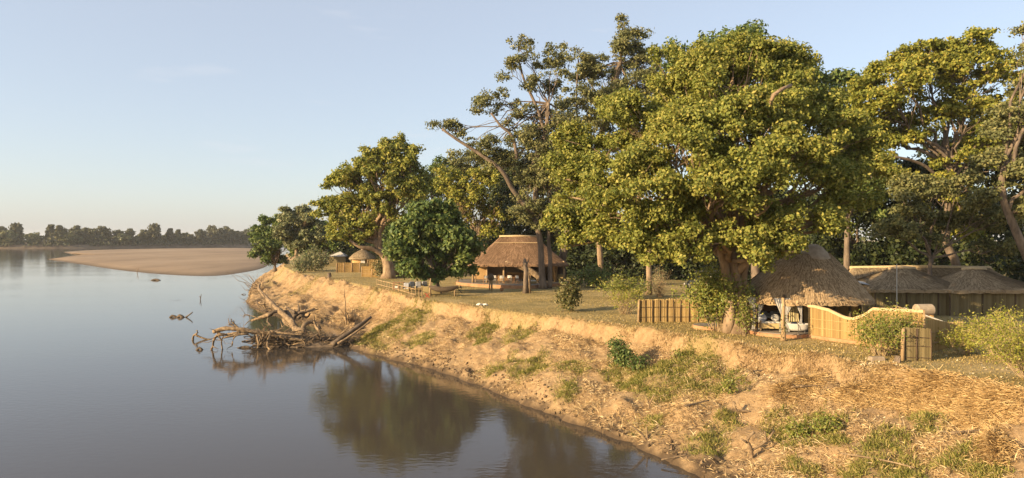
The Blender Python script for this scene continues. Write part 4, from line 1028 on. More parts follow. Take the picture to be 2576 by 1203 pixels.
# round terrace with chairs left of the trunk
TC = L(1800, 828); 
r_ = thing('terrace', 'low round plastered terrace left of the giant trunk', 'terrace', (TC[0], TC[1] + .4, LAWN))
m = MB(); m.lathe([(1.5, -.1), (1.5, .20), (1.46, .24)], n=36, sx=1.0, sy=.85); m.build('rim', M['terracotta'], r_, smooth=False)
m = MB(); m.lathe([(1.46, .24), (0.8, .245), (0, .25)], n=36, sx=1, sy=.85); m.build('paving', M['floor'], r_)
def camp_chair(label, loc, rz, mat='canvas', group=None):
    r_ = thing('camp_chair', label, 'chair', loc, rz, group)
    for s in (-1, 1):
        MB().tube([(s * .26, -.22, 0), (s * .26, .05, .42), (s * .26, .2, .58)], .022, 5).build('leg', M['wood'], r_)
        MB().tube([(s * .26, .22, 0), (s * .26, -.2, .58)], .022, 5).build('leg', M['wood'], r_)
        MB().box((s * .27, 0, .60), (.06, .5, .03)).build('armrest', M['wood'], r_)
        MB().tube([(s * .26, .2, .58), (s * .26, .25, .95)], .02, 5).build('back_post', M['wood'], r_)
    MB().box((0, 0, .42), (.5, .42, .03)).build('seat', M[mat], r_, bevel=.01)
    MB().sheet([[(-.27 + .54 * k / 6, .22 + .05 * math.sin(math.pi * k / 6) + .03 * (z - .6), z) for k in range(7)] for z in (.62, .75, .93)]).build('backrest', M[mat], r_, smooth=True)
    return r_
camp_chair('dark slung chair on the round terrace nearest the trunk', (TC[0] + .75, TC[1] + .5, LAWN + .25), R(120), 'cushion_blue')
r_ = thing('side_table', 'small dark iron table on the round terrace', 'table', (TC[0] - .1, TC[1] + .2, LAWN + .25))
MB().box((0, 0, .5), (.9, .5, .03)).build('tabletop', M['iron'], r_, bevel=.01)
for x in (-.4, .4):
    for y in (-.2, .2): MB().tube([(x, y, 0), (x, y, .49)], .018, 5).build('leg', M['iron'], r_)

# wavy reed wall
def build_wavy():
    a = np.array([19.25, 44.7, 0]); b = np.array([23.0, 38.4, 0]); base = np.array([a[0], a[1], LAWN])
    root = thing('reed_wall', 'golden reed wall with a wavy top running out from the hut', 'wall', base)
    def top(s):
        return float(np.interp(s, [0, .06, .2, .34, .42, .52, .6, 1.0], [2.1, 2.12, 1.98, 1.62, 1.56, 1.85, 2.3, 2.42]))
    rel = lambda p: np.array([p[0] - base[0], p[1] - base[1], 0])
    N = 4
    for k in range(N):
        p0 = a + (b - a) * k / N; p1 = a + (b - a) * (k + 1) / N
        reed_panel(rel(p0), rel(p1), 0, 0, 'panel', 'reed', root, step=.04, topfn=(lambda s, k=k: top((k + s) / N)), seed=k, zb=.16)
    d = (b - a) / np.linalg.norm(b - a); nr = np.array([d[1], -d[0], 0])
    def strip(z0, z1, off, mat, nm, fn=None):
        mb = MB(); rows = []
        n = 40
        out = [[rel(a + (b - a) * i / n) + nr * off + np.array([0, 0, z0 if fn is None else fn(i / n) - .14]) for i in range(n + 1)], [rel(a + (b - a) * i / n) + nr * off + np.array([0, 0, z1 if fn is None else fn(i / n) + .03]) for i in range(n + 1)],
               [rel(a + (b - a) * i / n) - nr * off + np.array([0, 0, z1 if fn is None else fn(i / n) + .03]) for i in range(n + 1)], [rel(a + (b - a) * i / n) - nr * off + np.array([0, 0, z0 if fn is None else fn(i / n) - .14]) for i in range(n + 1)]]
        mb.sheet(out).build(nm, M[mat], root)
    strip(-.15, .2, .13, 'terracotta', 'plinth')
    strip(0, 0, .075, 'ridge_straw', 'top_binding', top)
    for z in (.7, 1.25):
        MB().tube([rel(a) + nr * .055 + np.array([0, 0, z]), rel(b) + nr * .055 + np.array([0, 0, z])], .018, 5).build('rail', M['reed'], root)
    # shaded return going back from the corner, then a short sunlit stub
    c = np.array([25.5, 40.2, 0]); e = np.array([26.5, 40.5, 0])
    reed_panel(rel(b), rel(c), 2.05, 1.5, 'return_panel', 'reed', root, seed=9); reed_panel(rel(c), rel(e), 1.5, 1.5, 'end_panel', 'reed', root, seed=10)
    for p in (b, c, e): MB().tube([rel(p) + np.array([0, 0, -.1]), rel(p) + np.array([.02, 0, 1.55 if p is not b else 2.42])], .06, 7).build('post', M['pole'], root)
    for z in (.5, 1.1): MB().tube([rel(b) - nr * .0 + np.array([.03, -.05, z]), rel(c) + np.array([.03, -.05, z])], .018, 5).build('rail', M['pole'], root)
build_wavy()
reed_fence('short dark reed screen with poles at the end of the wavy wall', [L(2270, 908), L(2342, 910)], 1.72, [2], 'reed_olive_shaded', 'pole_dark', seed=30, rails=(.15, .75, 1.2))  # the shrub's shadow is put into the darker reed colour
reed_fence('free-standing reed fence of nine panels left of the giant trunk', [L(1606, 812), L(1712, 811), L(1778, 812)], 1.75, [6, 3], 'reed', 'pole_dark', seed=40, rails=(.4, 1.15))
# planter stone and offcuts beside the shrub
r_ = thing('stone_block', 'pale rough block at the foot of the shrub by the reed wall', 'stone', L(2205, 909)); r_.location.z = hz(r_.location.x, r_.location.y)
MB().box((0, 0, .1), (.85, .4, .26), R(5), .9).build('block', M['stone'], r_, bevel=.05)
r_ = thing('tree_stump', 'small dark stump beside the leaning end post', 'stump', L(2258, 914)); r_.location.z = hz(r_.location.x, r_.location.y)
MB().tube([(0, 0, -.1), (0, 0, .2), (.03, 0, .34)], [.17, .15, .12], 9, wob=.1).build('wood', M['bark_grey'], r_)
r_ = thing('bamboo_bench', 'low pole bench beside the shrub and reed screen', 'bench', L(2248, 898)); r_.location.z = hz(r_.location.x, r_.location.y)
for y in (-.12, .1): MB().tube([(-.7, y, .42), (.5, y + .1, .36)], .045, 6).build('rail', M['pole'], r_)
for x in (-.6, .4): MB().tube([(x, 0, -.05), (x, 0, .4)], .05, 6).build('leg', M['pole'], r_)
# boiler drum and lean-to roof behind the wall
r_ = thing('water_drum', 'pale metal drum lying behind the reed wall', 'drum', P(2325, 770, 47) * np.array([1, 1, 0]) + np.array([0, 0, LAWN]))
MB().tube([(-.6, 0, 1.55), (-.55, 0, 1.55), (.55, .15, 1.55), (.6, .16, 1.55)], [.36, .40, .40, .36], 18).build('barrel', M['cap_plaster'], r_, smooth=False)
for x in (-.4, .4): MB().box((x, .05, .6), (.14, .7, 1.2)).build('support', M['mud_wall'], r_)
r_ = thing('lean_to', 'small pitched lean-to roof on poles behind the reed wall', 'shelter', (25.3, 43.2, LAWN))
m = MB(); m.add([(-1.2, -.9, 2.15), (.9, -1.5, 1.35), (1.5, .6, 1.35), (-.6, 1.2, 2.15)] + [(-1.2, -.9, 2.08), (.9, -1.5, 1.28), (1.5, .6, 1.28), (-.6, 1.2, 2.08)], [(0, 1, 2, 3), (7, 6, 5, 4), (0, 4, 5, 1), (1, 5, 6, 2), (2, 6, 7, 3), (3, 7, 4, 0)]); m.build('roof', M['thatch_grey'], r_)
for x, y, h in ((-1.1, -.8, 2.05), (.8, -1.35, 1.3), (1.35, .5, 1.3), (-.55, 1.1, 2.05)): MB().tube([(x, y, 0), (x, y, h)], .05, 6).build('post', M['pole'], r_)
MB().tube([(-1.2, -.92, 2.17), (.9, -1.52, 1.37)], .04, 6).build('edge_pole', M['canvas'], r_)

# ---- long thatched buildings at the right
def long_house(label, px, d, half, zr, seed, kx=.25, wall='reed_olive_shaded', ridge=True, mat='thatch_grey', ze=2.15):
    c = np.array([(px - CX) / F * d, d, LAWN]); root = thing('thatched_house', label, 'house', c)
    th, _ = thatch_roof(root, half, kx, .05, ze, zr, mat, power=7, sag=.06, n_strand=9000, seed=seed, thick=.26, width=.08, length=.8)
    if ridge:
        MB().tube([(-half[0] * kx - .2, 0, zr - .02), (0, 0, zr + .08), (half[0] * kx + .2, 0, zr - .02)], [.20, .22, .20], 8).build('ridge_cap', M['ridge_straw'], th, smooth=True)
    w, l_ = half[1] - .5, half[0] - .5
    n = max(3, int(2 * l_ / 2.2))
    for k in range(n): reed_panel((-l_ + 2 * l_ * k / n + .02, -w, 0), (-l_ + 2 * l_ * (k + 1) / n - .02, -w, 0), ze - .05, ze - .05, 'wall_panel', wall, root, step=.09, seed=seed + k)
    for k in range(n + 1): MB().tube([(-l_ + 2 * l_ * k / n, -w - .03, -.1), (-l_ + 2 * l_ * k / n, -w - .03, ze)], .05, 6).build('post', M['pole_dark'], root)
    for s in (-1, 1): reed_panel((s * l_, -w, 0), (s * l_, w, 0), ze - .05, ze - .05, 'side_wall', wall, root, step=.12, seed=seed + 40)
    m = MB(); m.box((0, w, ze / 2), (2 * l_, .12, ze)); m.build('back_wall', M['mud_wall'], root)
    return root
long_house('long low thatched house right of the hut, with sunlit left slope', 2268, 61, (4.5, 3.6), 3.75, 61, kx=.22)
long_house('low thatched house at the right edge behind the bushes', 2450, 60.5, (4.6, 3.6), 3.7, 62, kx=.18)
long_house('grey thatched roof furthest back beyond the white awning', 2315, 71, (8.2, 3.4), 3.42, 63, kx=.86)
r_ = thing('awning', 'white sheet awning on poles between the hut roof and the long roofs', 'awning', (P(2160, 700, 60)[0], 60, LAWN))
MB().sheet([[(-1.5 + 3.2 * i / 6, y, 3.05 - .10 * i - .12 * math.sin(math.pi * i / 6) + .12 * y) for i in range(7)] for y in (-1.0, 0, 1.0)]).build('sheet', M['tin'], r_, smooth=True)
for x, y, h in ((-1.4, -.9, 2.9), (1.5, -.9, 2.4), (1.5, .9, 2.55), (-1.4, .9, 3.1)): MB().tube([(x, y, 0), (x, y, h)], .05, 6).build('post', M['pole'], r_)
MB().box((0, -.9, 2.0), (3.1, .08, .12)).build('beam', M['pole'], r_)
r_ = thing('flag_pole', 'thin bare pole in front of the long low thatched house', 'pole', (P(2256, 700, 55)[0], 55, LAWN))
MB().tube([(0, 0, -.1), (0, 0, 2.4), (0, 0, 4.4)], [.04, .035, .03], 6).build('shaft', M['canvas'], r_)

# ---- main lodge
LD = 98.0
def build_lodge():
    c = np.array([(1303 - CX) / F * LD, LD, LAWN]); root = thing('lodge', 'open thatched lodge with red-brown hipped roof and pale ridge', 'lodge', c)
    th, _ = thatch_roof(root, (6.9, 5.2), .36, .03, 2.95, 6.7, 'thatch_red', power=8, sag=.03, n_strand=16000, seed=8, thick=.30, width=.09, length=.9)
    MB().tube([(-2.65, 0, 6.72), (0, 0, 6.8), (2.65, 0, 6.72)], [.20, .19, .20], 8).build('ridge_cap', M['ridge_straw'], th, smooth=True)
    # sewn band below the ridge
    for s in (-1,):
        MB().tube([(-3.4, -1.30, 5.86), (0, -1.30, 5.9), (3.4, -1.30, 5.86)], .055, 6).build('sewn_band', M['ridge_straw'], th)
    m = MB()
    pts = [(-8.8, 2.0), (-8.6, -2.0), (-7.0, -5.2), (-4.2, -7.8), (-1.4, -9.4), (1.6, -9.8), (2.6, -8.6), (4.0, -6.0), (7.0, -5.0), (7.0, 5.0), (-8.4, 5.0)]
    pts = catmull(pts[:8], .6).tolist() + pts[8:]; n = len(pts)
    m.add([(x, y, -.1) for x, y in pts] + [(x, y, .42) for x, y in pts], [(i, (i + 1) % n, n + (i + 1) % n, n + i) for i in range(n)] + [tuple(range(n, 2 * n))]); m.build('plinth', M['terracotta'], root)
    m = MB(); m.add([(x * .98, y * .98, .424) for x, y in pts] + [(x * .98, y * .98, .46) for x, y in pts], [(i, (i + 1) % n, n + (i + 1) % n, n + i) for i in range(n)] + [tuple(range(n, 2 * n))]); m.build('deck', M['floor'], root)
    for x in (-6.2, -4.3, -2.0, 1.6, 4.2, 6.2):
        MB().tube([(x, -4.3, .4), (x + .05, -4.3, 1.8), (x, -4.2, 3.4)], [.16, .14, .13], 8, wob=.05).build('post', M['pole'], root, smooth=True)
    for x in (-6, -2, 2, 6): MB().tube([(x, 4.2, .4), (x, 4.2, 3.4)], .15, 8).build('post', M['pole'], root)
    MB().tube([(-6.4, -4.25, 3.0), (0, -4.25, 3.02), (6.4, -4.25, 3.0)], .11, 7).build('beam', M['pole'], root)
    for x0, x1, h in ((-6.5, -4.6, 2.6), (-1.6, 1.4, 1.0), (4.6, 6.5, 2.6)): MB().box(((x0 + x1) / 2, 3.2, .46 + h / 2), (x1 - x0, .25, h)).build('wall', M['mud_wall'], root, bevel=.05)
    MB().box((-1.0, .6, .46 + .5), (3.0, .5, 1.0)).build('bar_counter', M['wood'], root, bevel=.06)
    MB().box((0, 4.3, 1.6), (12.6, .15, 2.4)).build('back_wall', M['wood_old'], root)
    MB().box((5.2, -1.0, .46 + 1.2), (.25, 4.0, 2.4)).build('side_wall', M['mud_wall'], root, bevel=.05)
    return c
LC = build_lodge()
DK = LAWN + .46
r_ = thing('leaning_log', 'huge pale log slanting across the lodge opening', 'log', (LC[0] + 1.2, LC[1] - 4.8, DK))
MB().tube([(1.9, -.2, 0), (1.5, -.1, .9), (.3, 0, 1.75), (-1.5, .1, 2.4), (-3.0, .2, 2.75)], [.42, .45, .42, .33, .22], 10, wob=.08).build('trunk', M['drift'], r_, smooth=True)
MB().tube([(1.5, -.1, .9), (2.0, -.1, 1.8), (2.1, 0, 2.5)], [.25, .2, .15], 8, wob=.08).build('limb', M['drift_dark'], r_, smooth=True)
# director's chairs and dining table on the deck
for i, px in enumerate((1222, 1243, 1262, 1284, 1305)):
    p = P(px, 716, 91.0)
    camp_chair(['white canvas chair furthest left on the lodge deck', 'second white canvas chair from the left on the lodge deck', 'middle white canvas chair of five on the lodge deck', 'fourth white canvas chair from the left on the lodge deck', 'white canvas chair furthest right of five on the lodge deck'][i],
               (p[0], p[1] + (.5 if i % 2 else 0), DK), R([200, 170, 185, 160, 130][i]), 'canvas', 'white canvas chairs on the lodge deck').scale = (1.25, 1.25, 1.2)
r_ = thing('dining_table', 'long wooden dining table behind the white chairs', 'table', (P(1265, 700, 92.8)[0], 92.8, DK))
MB().box((0, 0, .78), (3.4, .9, .06)).build('tabletop', M['wood'], r_, bevel=.01)
for x in (-1.5, 1.5):
    for y in (-.35, .35): MB().box((x, y, .38), (.09, .09, .76)).build('leg', M['wood'], r_)
r_ = thing('sofa', 'low sofa with white cushions at the front of the lodge deck', 'sofa', (P(1333, 716, 90.6)[0], 90.6, DK), R(20))
MB().box((0, 0, .22), (1.6, .8, .3)).build('base', M['wicker'], r_, bevel=.03); MB().box((0, .33, .55), (1.6, .15, .45)).build('backrest', M['wicker'], r_, bevel=.03)
for x in (-.4, .4): MB().box((x, -.03, .44), (.74, .66, .16)).build('cushion', M['canvas'], r_, bevel=.05)
MB().box((-.35, .18, .66), (.5, .16, .42), R(8)).build('pillow', M['canvas'], r_, bevel=.06)
r_ = thing('buffet_table', 'dark wooden table under the low round tree beside the lodge', 'table', (P(1175, 705, 95)[0], 95, DK))
MB().box((0, 0, .86), (2.6, .9, .07)).build('tabletop', M['wood_old'], r_, bevel=.01)
for x in (-1.2, 1.2):
    for y in (-.35, .35): MB().tube([(x, y, 0), (x, y, .84)], .05, 6).build('leg', M['pole'], r_)
MB().box((0, .3, .40), (2.2, .08, .08)).build('stretcher', M['wood_old'], r_)
r_ = thing('cupboard', 'small pale cabinet against the lodge back wall', 'cabinet', (LC[0] - 2.3, LC[1] - 1.2, DK))
MB().box((0, 0, .5), (1.1, .5, 1.0)).build('carcass', M['wood'], r_, bevel=.01)
for x in (-.26, .26): MB().box((x, -.262, .5), (.48, .02, .86)).build('door', M['mud_wall'], r_)
r_ = thing('armchair', 'wicker armchair in the sunlit right end of the lodge', 'chair', (P(1410, 705, 95)[0], 95, DK))
MB().box((0, 0, .3), (.8, .75, .3)).build('seat', M['wicker'], r_, bevel=.05); MB().box((0, .35, .7), (.8, .14, .7)).build('backrest', M['wicker'], r_, bevel=.05)
for s in (-1, 1): MB().box((s * .38, 0, .52), (.1, .75, .3)).build('armrest', M['wicker'], r_, bevel=.03)
# dead standing stump before the lodge
r_ = thing('dead_stump', 'tall broken dead trunk standing in front of the lodge', 'stump', L(1325, 738)); r_.location.z = hz(r_.location.x, r_.location.y)
MB().tube([(-.15, 0, -.1), (-.12, 0, 1.2), (-.1, .05, 2.5), (-.18, 0, 3.5), (-.25, 0, 4.1)], [.36, .30, .28, .25, .12], 9, wob=.12).build('trunk', M['bark_grey'], r_, smooth=True)
MB().tube([(.35, 0, -.1), (.32, 0, 1.0), (.22, 0, 2.0), (.1, 0, 2.8)], [.22, .19, .16, .10], 8, wob=.12).build('split_stem', M['drift'], r_, smooth=True)
MB().tube([(-.15, 0, 3.2), (.15, 0, 3.7), (.3, .1, 4.3)], [.12, .09, .04], 6).build('snag', M['bark_grey'], r_)
r_ = thing('forked_post', 'weathered forked post with knotted top near the lodge steps', 'post', L(1235, 731)); r_.location.z = hz(r_.location.x, r_.location.y)
MB().tube([(.1, 0, -.1), (.1, 0, .9), (0, 0, 1.6)], [.13, .12, .14], 7, wob=.08).build('shaft', M['pole'], r_, smooth=True)
MB().tube([(-.2, 0, -.1), (-.15, 0, .8), (-.05, 0, 1.5)], [.09, .08, .1], 7, wob=.08).build('shaft', M['pole'], r_, smooth=True)
m = MB(); m.lathe([(0, 0), (.25, .05), (.38, .3), (.33, .6), (.15, .85), (0, .9)], (0, 0, 1.2), 10, 1.1, .8); m.build('knotted_top', M['wood_old'], r_, smooth=True)
r_ = thing('ceramic_pot', 'small terracotta pot on the grass at the deck corner', 'pot', L(1262, 733, 0)); r_.location.z = hz(r_.location.x, r_.location.y)
m = MB(); m.lathe([(0, 0), (.14, 0), (.24, .2), (.22, .36), (.25, .4), (.20, .4), (.18, .3), (0, .1)], n=14); m.build('body', M['terracotta'], r_, smooth=True)

# ---- parked vehicle half hidden behind leaves
def truck():
    p = L(1770, 736); root = thing('safari_truck', 'dark open safari truck parked behind leaves at the back of the lawn', 'truck', (p[0], p[1], LAWN), R(8))
    MB().box((0, 0, .85), (4.3, 1.8, .55)).build('body', M['truck_paint'], root, bevel=.08)
    MB().box((-1.45, 0, 1.25), (1.2, 1.7, .30), 0, .92).build('bonnet', M['truck_paint'], root, bevel=.08)
    m = MB(); m.add([(-.8, -.8, 1.35), (-.8, .8, 1.35), (-.55, .78, 1.95), (-.55, -.78, 1.95)], [(0, 1, 2, 3)]); m.build('windscreen', M['glass'], root)
    for x in (-.1, .7, 1.5):
        MB().box((x, 0, 1.3), (.5, 1.6, .14)).build('seat', M['canvas'], root, bevel=.03); MB().box((x + .28, 0, 1.65), (.12, 1.6, .6)).build('seat_back', M['canvas'], root, bevel=.03)
    for s in (-1, 1):
        for x in (-1.35, 1.3):
            ty = MB().tube([(x, s * .72, .42), (x, s * .97, .42)], .42, 18).build('tyre', M['rubber'], root); MB().tube([(x, s * .96, .42), (x, s * .99, .42)], .2, 12).build('rim', M['tin'], ty)
        MB().tube([(-2.16, s * .6, 1.0), (-2.2, s * .6, 1.0)], .12, 12).build('headlight', M['enamel'], root)
        for x in (-.55, 2.0): MB().tube([(x, s * .8, 1.1), (x, s * .8, 2.5)], .035, 6).build('pillar', M['iron'], root)
    MB().box((.75, 0, 2.53), (2.9, 1.75, .05)).build('canopy', M['truck_paint'], root, bevel=.01)
truck()
# free trunk lit orange near the truck
r_ = thing('bare_trunk', 'straight orange-lit trunk at the back of the lawn beside the dry shrub', 'trunk', L(1632, 742)); r_.location.z = hz(r_.location.x, r_.location.y)
MB().tube([(0, 0, -.1), (.05, 0, 2), (-.05, 0, 4.5), (.2, .3, 8)], [.42, .33, .30, .24], 9, wob=.05).build('trunk', M['bark_pale'], r_, smooth=True)
r_ = thing('bare_trunk', 'rust-coloured trunk in shade between the curved trunk and the spiky shrub', 'trunk', L(1510, 712)); r_.location.z = hz(r_.location.x, r_.location.y)
MB().tube([(0, 0, -.1), (.1, 0, 2), (-.1, 0, 5), (-.3, .3, 9)], [.55, .45, .42, .3], 9, wob=.05).build('trunk', M['bark_pale'], r_, smooth=True)
MB().tube([(.4, 0, -.1), (.2, 0, 2.2), (-.1, 0, 4)], [.25, .2, .15], 7, wob=.05).build('limb', M['bark_pale'], r_, smooth=True)

# ---- seating place on the edge of the bank
def railing():
    a = L(948, 719); b = L(1046, 747); base = np.array([a[0], a[1], LAWN]); root = thing('pole_railing', 'low railing of thin poles along the edge of the bank', 'railing', base)
    n = 13
    for k in range(n + 1):
        p = a + (b - a) * k / n - base; z = hz(*(p + base)[:2]) - LAWN; h = .85 if k not in (0, n) else 1.05
        MB().tube([(p[0], p[1], z - .15), (p[0] + random.uniform(-.03, .03), p[1], h)], .045, 6).build('post', M['pole'], root)
    for z in (.22, .80):
        e = b - base; MB().tube([(0, -.07, z), (e[0] * .5, e[1] * .5 - .07, z + .03), (e[0], e[1] - .07, z)], .04, 6).build('rail', M['pole'], root)
railing()
def bar_table(label, px, py, w, rz):
    r_ = thing('bar_table', label, 'table', L(px, py), rz); r_.location.z = hz(r_.location.x, r_.location.y)
    MB().box((0, 0, 1.08), (w, .5, .06)).build('tabletop', M['wood'], r_, bevel=.01)
    for x in (-w / 2 + .06, 0, w / 2 - .06):
        for y in (-.2, .2): MB().box((x, y, .52), (.06, .06, 1.05)).build('leg', M['wood'], r_)
    MB().box((0, 0, .35), (w - .1, .42, .04)).build('shelf', M['wood'], r_)
    MB().box((-.25, 0, .5), (.4, .34, .26)).build('crate', M['canvas'], r_, bevel=.02)
bar_table('tall red-brown bar table behind the pole railing', 1003, 733, 1.4, R(-10))
def cushioned_chair(label, px, py, rz, cmat, group=None):
    r_ = thing('wicker_chair', label, 'chair', L(px, py), rz, group); r_.location.z = hz(r_.location.x, r_.location.y)
    MB().box((0, 0, .28), (.8, .75, .3)).build('seat', M['wicker'], r_, bevel=.05)
    for s in (-1, 1): MB().box((s * .38, 0, .5), (.09, .75, .3)).build('armrest', M['wicker'], r_, bevel=.03)
    MB().sheet([[(-.42 + .84 * k / 8, .32 + .10 * math.sin(math.pi * k / 8), z) for k in range(9)] for z in (.3, .6, .95)] ).build('backrest', M['wicker'], r_, smooth=True)
    MB().box((0, -.02, .49), (.66, .62, .13)).build('seat_cushion', M['canvas'], r_, bevel=.05)
    o = MB().box((0, 0, 0), (.66, .18, .62)).build('back_cushion', M[cmat], r_, bevel=.07); o.location = (0, .24, .84); o.rotation_euler = (R(-12), 0, 0)
    return r_
for i, (px, py, rz, cm) in enumerate(((1022, 737, 160, 'cushion_grey'), (1038, 733, 185, 'cushion_blue'), (1053, 734, 175, 'cushion_grey'), (1070, 733, 190, 'cushion_grey'))):
    cushioned_chair(['wicker chair with grey cushion nearest the bar table', 'wicker chair with dark blue cushion by the railing', 'wicker chair with grey cushion beside the dark blue one', 'wicker chair with grey cushion half hidden behind the woven bench'][i], px, py, R(rz - 180 + 20), cm, 'wicker chairs on the bank edge')
r_ = thing('woven_bench', 'olive woven bench with curved high back facing the river', 'bench', L(1085, 743), R(5)); r_.location.z = hz(r_.location.x, r_.location.y)
MB().sheet([[(-1.0 + 2.0 * k / 12, -.3 - .12 * math.sin(math.pi * k / 12), z) for k in range(13)] for z in (.12, .5, 1.0)] + [[(-1.0 + 2.0 * k / 12, -.24 - .12 * math.sin(math.pi * k / 12), z) for k in range(13)] for z in (1.0, .12)]).build('backrest', M['wicker'], r_)
MB().box((0, .08, .42), (1.9, .6, .08)).build('seat', M['wicker'], r_, bevel=.02)
for x in (-.85, .85):
    for y in (-.15, .3): MB().tube([(x, y, 0), (x, y, .4)], .045, 6).build('leg', M['pole'], r_)
r_ = thing('dugout_counter', 'dark half dugout canoe mounted on posts as a counter', 'counter', L(1116, 746), R(4)); r_.location.z = hz(r_.location.x, r_.location.y)
rows = []
for i in range(15):
    s = i / 14; w = .42 * math.sin(math.pi * min(.96, max(.06, s * .9 + .05))) ** .5; zt = .98 + .18 * (2 * s - 1) ** 2
    rows.append([(-1.65 + 3.3 * s, w * math.cos(a), zt + (.50 * w / .42) * (-math.sin(a)) * 1.1) for a in np.linspace(0, math.pi, 9)] )
inner = [[(x, y * .86, z + .05) for x, y, z in rw] for rw in rows]
MB().sheet(rows).sheet(inner).build('hull', M['wood_old'], r_, smooth=True)
for y in (-.40, .40): MB().tube([(-1.6, y * .5, 1.15), (0, y * 1.04, 1.0), (1.6, y * .5, 1.15)], .035, 5).build('gunwale', M['wood_old'], r_)
MB().tube([(-1.45, -.1, -.1), (-1.5, -.1, 1.0), (-1.45, -.1, 2.0)], [.12, .10, .08], 7, wob=.06).build('post', M['pole'], r_, smooth=True)
MB().tube([(1.3, -.1, -.1), (1.22, -.1, .4), (1.35, -.1, 1.0)], [.09, .08, .08], 7, wob=.06).build('post', M['pole'], r_, smooth=True)
r_ = thing('folding_stool', 'small red folding stool on the grass before the benches', 'stool', L(1075, 750)); r_.location.z = hz(r_.location.x, r_.location.y)
for s in (-1, 1):
    for y in (-.16, .16): MB().tube([(s * -.24, y, 0), (s * .24, y, .52)], .022, 5).build('leg', M['red'], r_)
MB().sheet([[(-.28 + .56 * k / 6, y, .54 - .06 * math.sin(math.pi * k / 6)) for k in range(7)] for y in (-.2, .2)]).build('seat', M['red'], r_)
r_ = thing('folding_table', 'dark folding table with lanterns right of the dugout counter', 'table', L(1156, 738)); r_.location.z = hz(r_.location.x, r_.location.y)
MB().box((0, 0, .62), (.7, .5, .04)).build('tabletop', M['iron'], r_, bevel=.01)
for s in (-1, 1):
    for y in (-.18, .18): MB().tube([(s * -.28, y, 0), (s * .28, y, .6)], .025, 5).build('leg', M['iron'], r_)
for x in (-.18, .15): MB().tube([(x, 0, .64), (x, 0, .86), (x, 0, .9)], [.07, .06, .02], 8).build('lantern', M['iron'], r_)
r_ = thing('pole_stand', 'slim pole stand at the near end of the railing', 'stand', L(1058, 749)); r_.location.z = hz(r_.location.x, r_.location.y)
for x in (-.2, .2):
    for y in (-.15, .15): MB().tube([(x, y, -.05), (x * .8, y, 1.05)], .035, 5).build('leg', M['pole'], r_)
MB().box((0, 0, 1.06), (.5, .42, .05)).build('tabletop', M['pole'], r_)
MB().box((0, 0, .5), (.36, .3, .04)).build('shelf', M['pole'], r_)
r_ = thing('log_steps', 'little wooden steps beside the slim pole stand', 'steps', L(1034, 748)); r_.location.z = hz(r_.location.x, r_.location.y)
for k in range(3): MB().box((0, -.2 + .2 * k, .12 + .16 * k), (.7, .22, .05)).build('tread', M['pole'], r_)
for s in (-1, 1): MB().tube([(s * .32, -.3, 0), (s * .32, .3, .5)], .035, 5).build('stringer', M['pole'], r_)
r_ = thing('lantern', 'small dark lantern on the ground left of the red stool', 'lantern', L(1063, 748.5)); r_.location.z = hz(r_.location.x, r_.location.y)
m = MB(); m.lathe([(0, 0), (.1, 0), (.09, .05), (.07, .08), (.09, .2), (.06, .26), (.02, .3), (0, .32)], n=10); m.build('body', M['iron'], r_, smooth=True)
r_ = thing('cut_log', 'short upright log on the lawn between the railing and the left screens', 'log', L(828, 702)); r_.location.z = hz(r_.location.x, r_.location.y)
MB().tube([(0, 0, -.1), (.03, 0, .5), (0, 0, .95)], [.36, .32, .28], 9, wob=.08).build('wood', M['bark_grey'], r_)
r_ = thing('bleached_bones', 'small heap of bleached white bones at the edge of the lawn', 'bones', L(1217, 770)); r_.location.z = hz(r_.location.x, r_.location.y)
for k in range(9):
    a = random.uniform(0, 3.14); x = random.uniform(-.6, .6); y = random.uniform(-.2, .2); l_ = random.uniform(.15, .32)
    MB().tube([(x - l_ * math.cos(a), y - l_ * math.sin(a) * .5, .06), (x, y, .12 + random.uniform(0, .14)), (x + l_ * math.cos(a), y + l_ * math.sin(a) * .5, .08)], [.07, .04, .07], 6).build('bone', M['bone'], r_, smooth=True)

# ---- screens and hut at the left end of the camp
reed_fence('reed screen of three panels furthest left on the lawn', [L(847, 686), L(905, 686)], 1.85, [3], 'reed', 'pole', seed=70, rails=(.5, 1.3))
reed_fence('short shaded reed screen stepping back from the left screen', [L(906, 686), P(925, 0, 130) * np.array([1, 1, 0])], 1.8, [1], 'reed_olive_shaded', 'pole_dark', seed=71, rails=(.5, 1.3))  # shade painted in by the duller reed colour
reed_fence('low reed screen just left of the bent trunk', [L(911, 696), L(962, 699)], 1.75, [2], 'reed', 'pole', seed=72, rails=(.5, 1.2), ends=False)
reed_fence('rust-lit reed screen right of the bent trunk', [L(985, 699), L(1056, 697)], 1.65, [3], 'reed', 'pole', seed=73, rails=(.5, 1.2), ends=False)
reed_fence('pale reed screen behind the bent trunk at the small hut', [P(925, 0, 140) * np.array([1, 1, 0]), P(975, 0, 140) * np.array([1, 1, 0])], 2.2, [2], 'reed', 'pole', seed=74, rails=(.6, 1.4), ends=False)
r_ = thing('round_hut', 'small hut with domed grey thatch behind the left reed screens', 'hut', (P(912, 0, 156)[0], 156, LAWN))
thatch_roof(r_, (3.0, 3.0), .12, .12, 2.1, 3.9, 'thatch_grey', power=2.2, sag=-.12, n_strand=3500, seed=75, thick=.25, width=.14, length=.9)
m = MB(); m.lathe([(2.4, -.1), (2.4, 2.3)], n=28); m.build('wall', M['mud_wall'], r_, smooth=True)
MB().box((.6, -2.38, 1.0), (.9, .14, 2.0)).build('door', M['canvas'], r_)
m = MB(); m.lathe([(.4, 3.75), (.38, 4.0), (.2, 4.2), (0, 4.25)], n=12); m.build('roof_cap', M['cap_plaster'], r_, smooth=True)
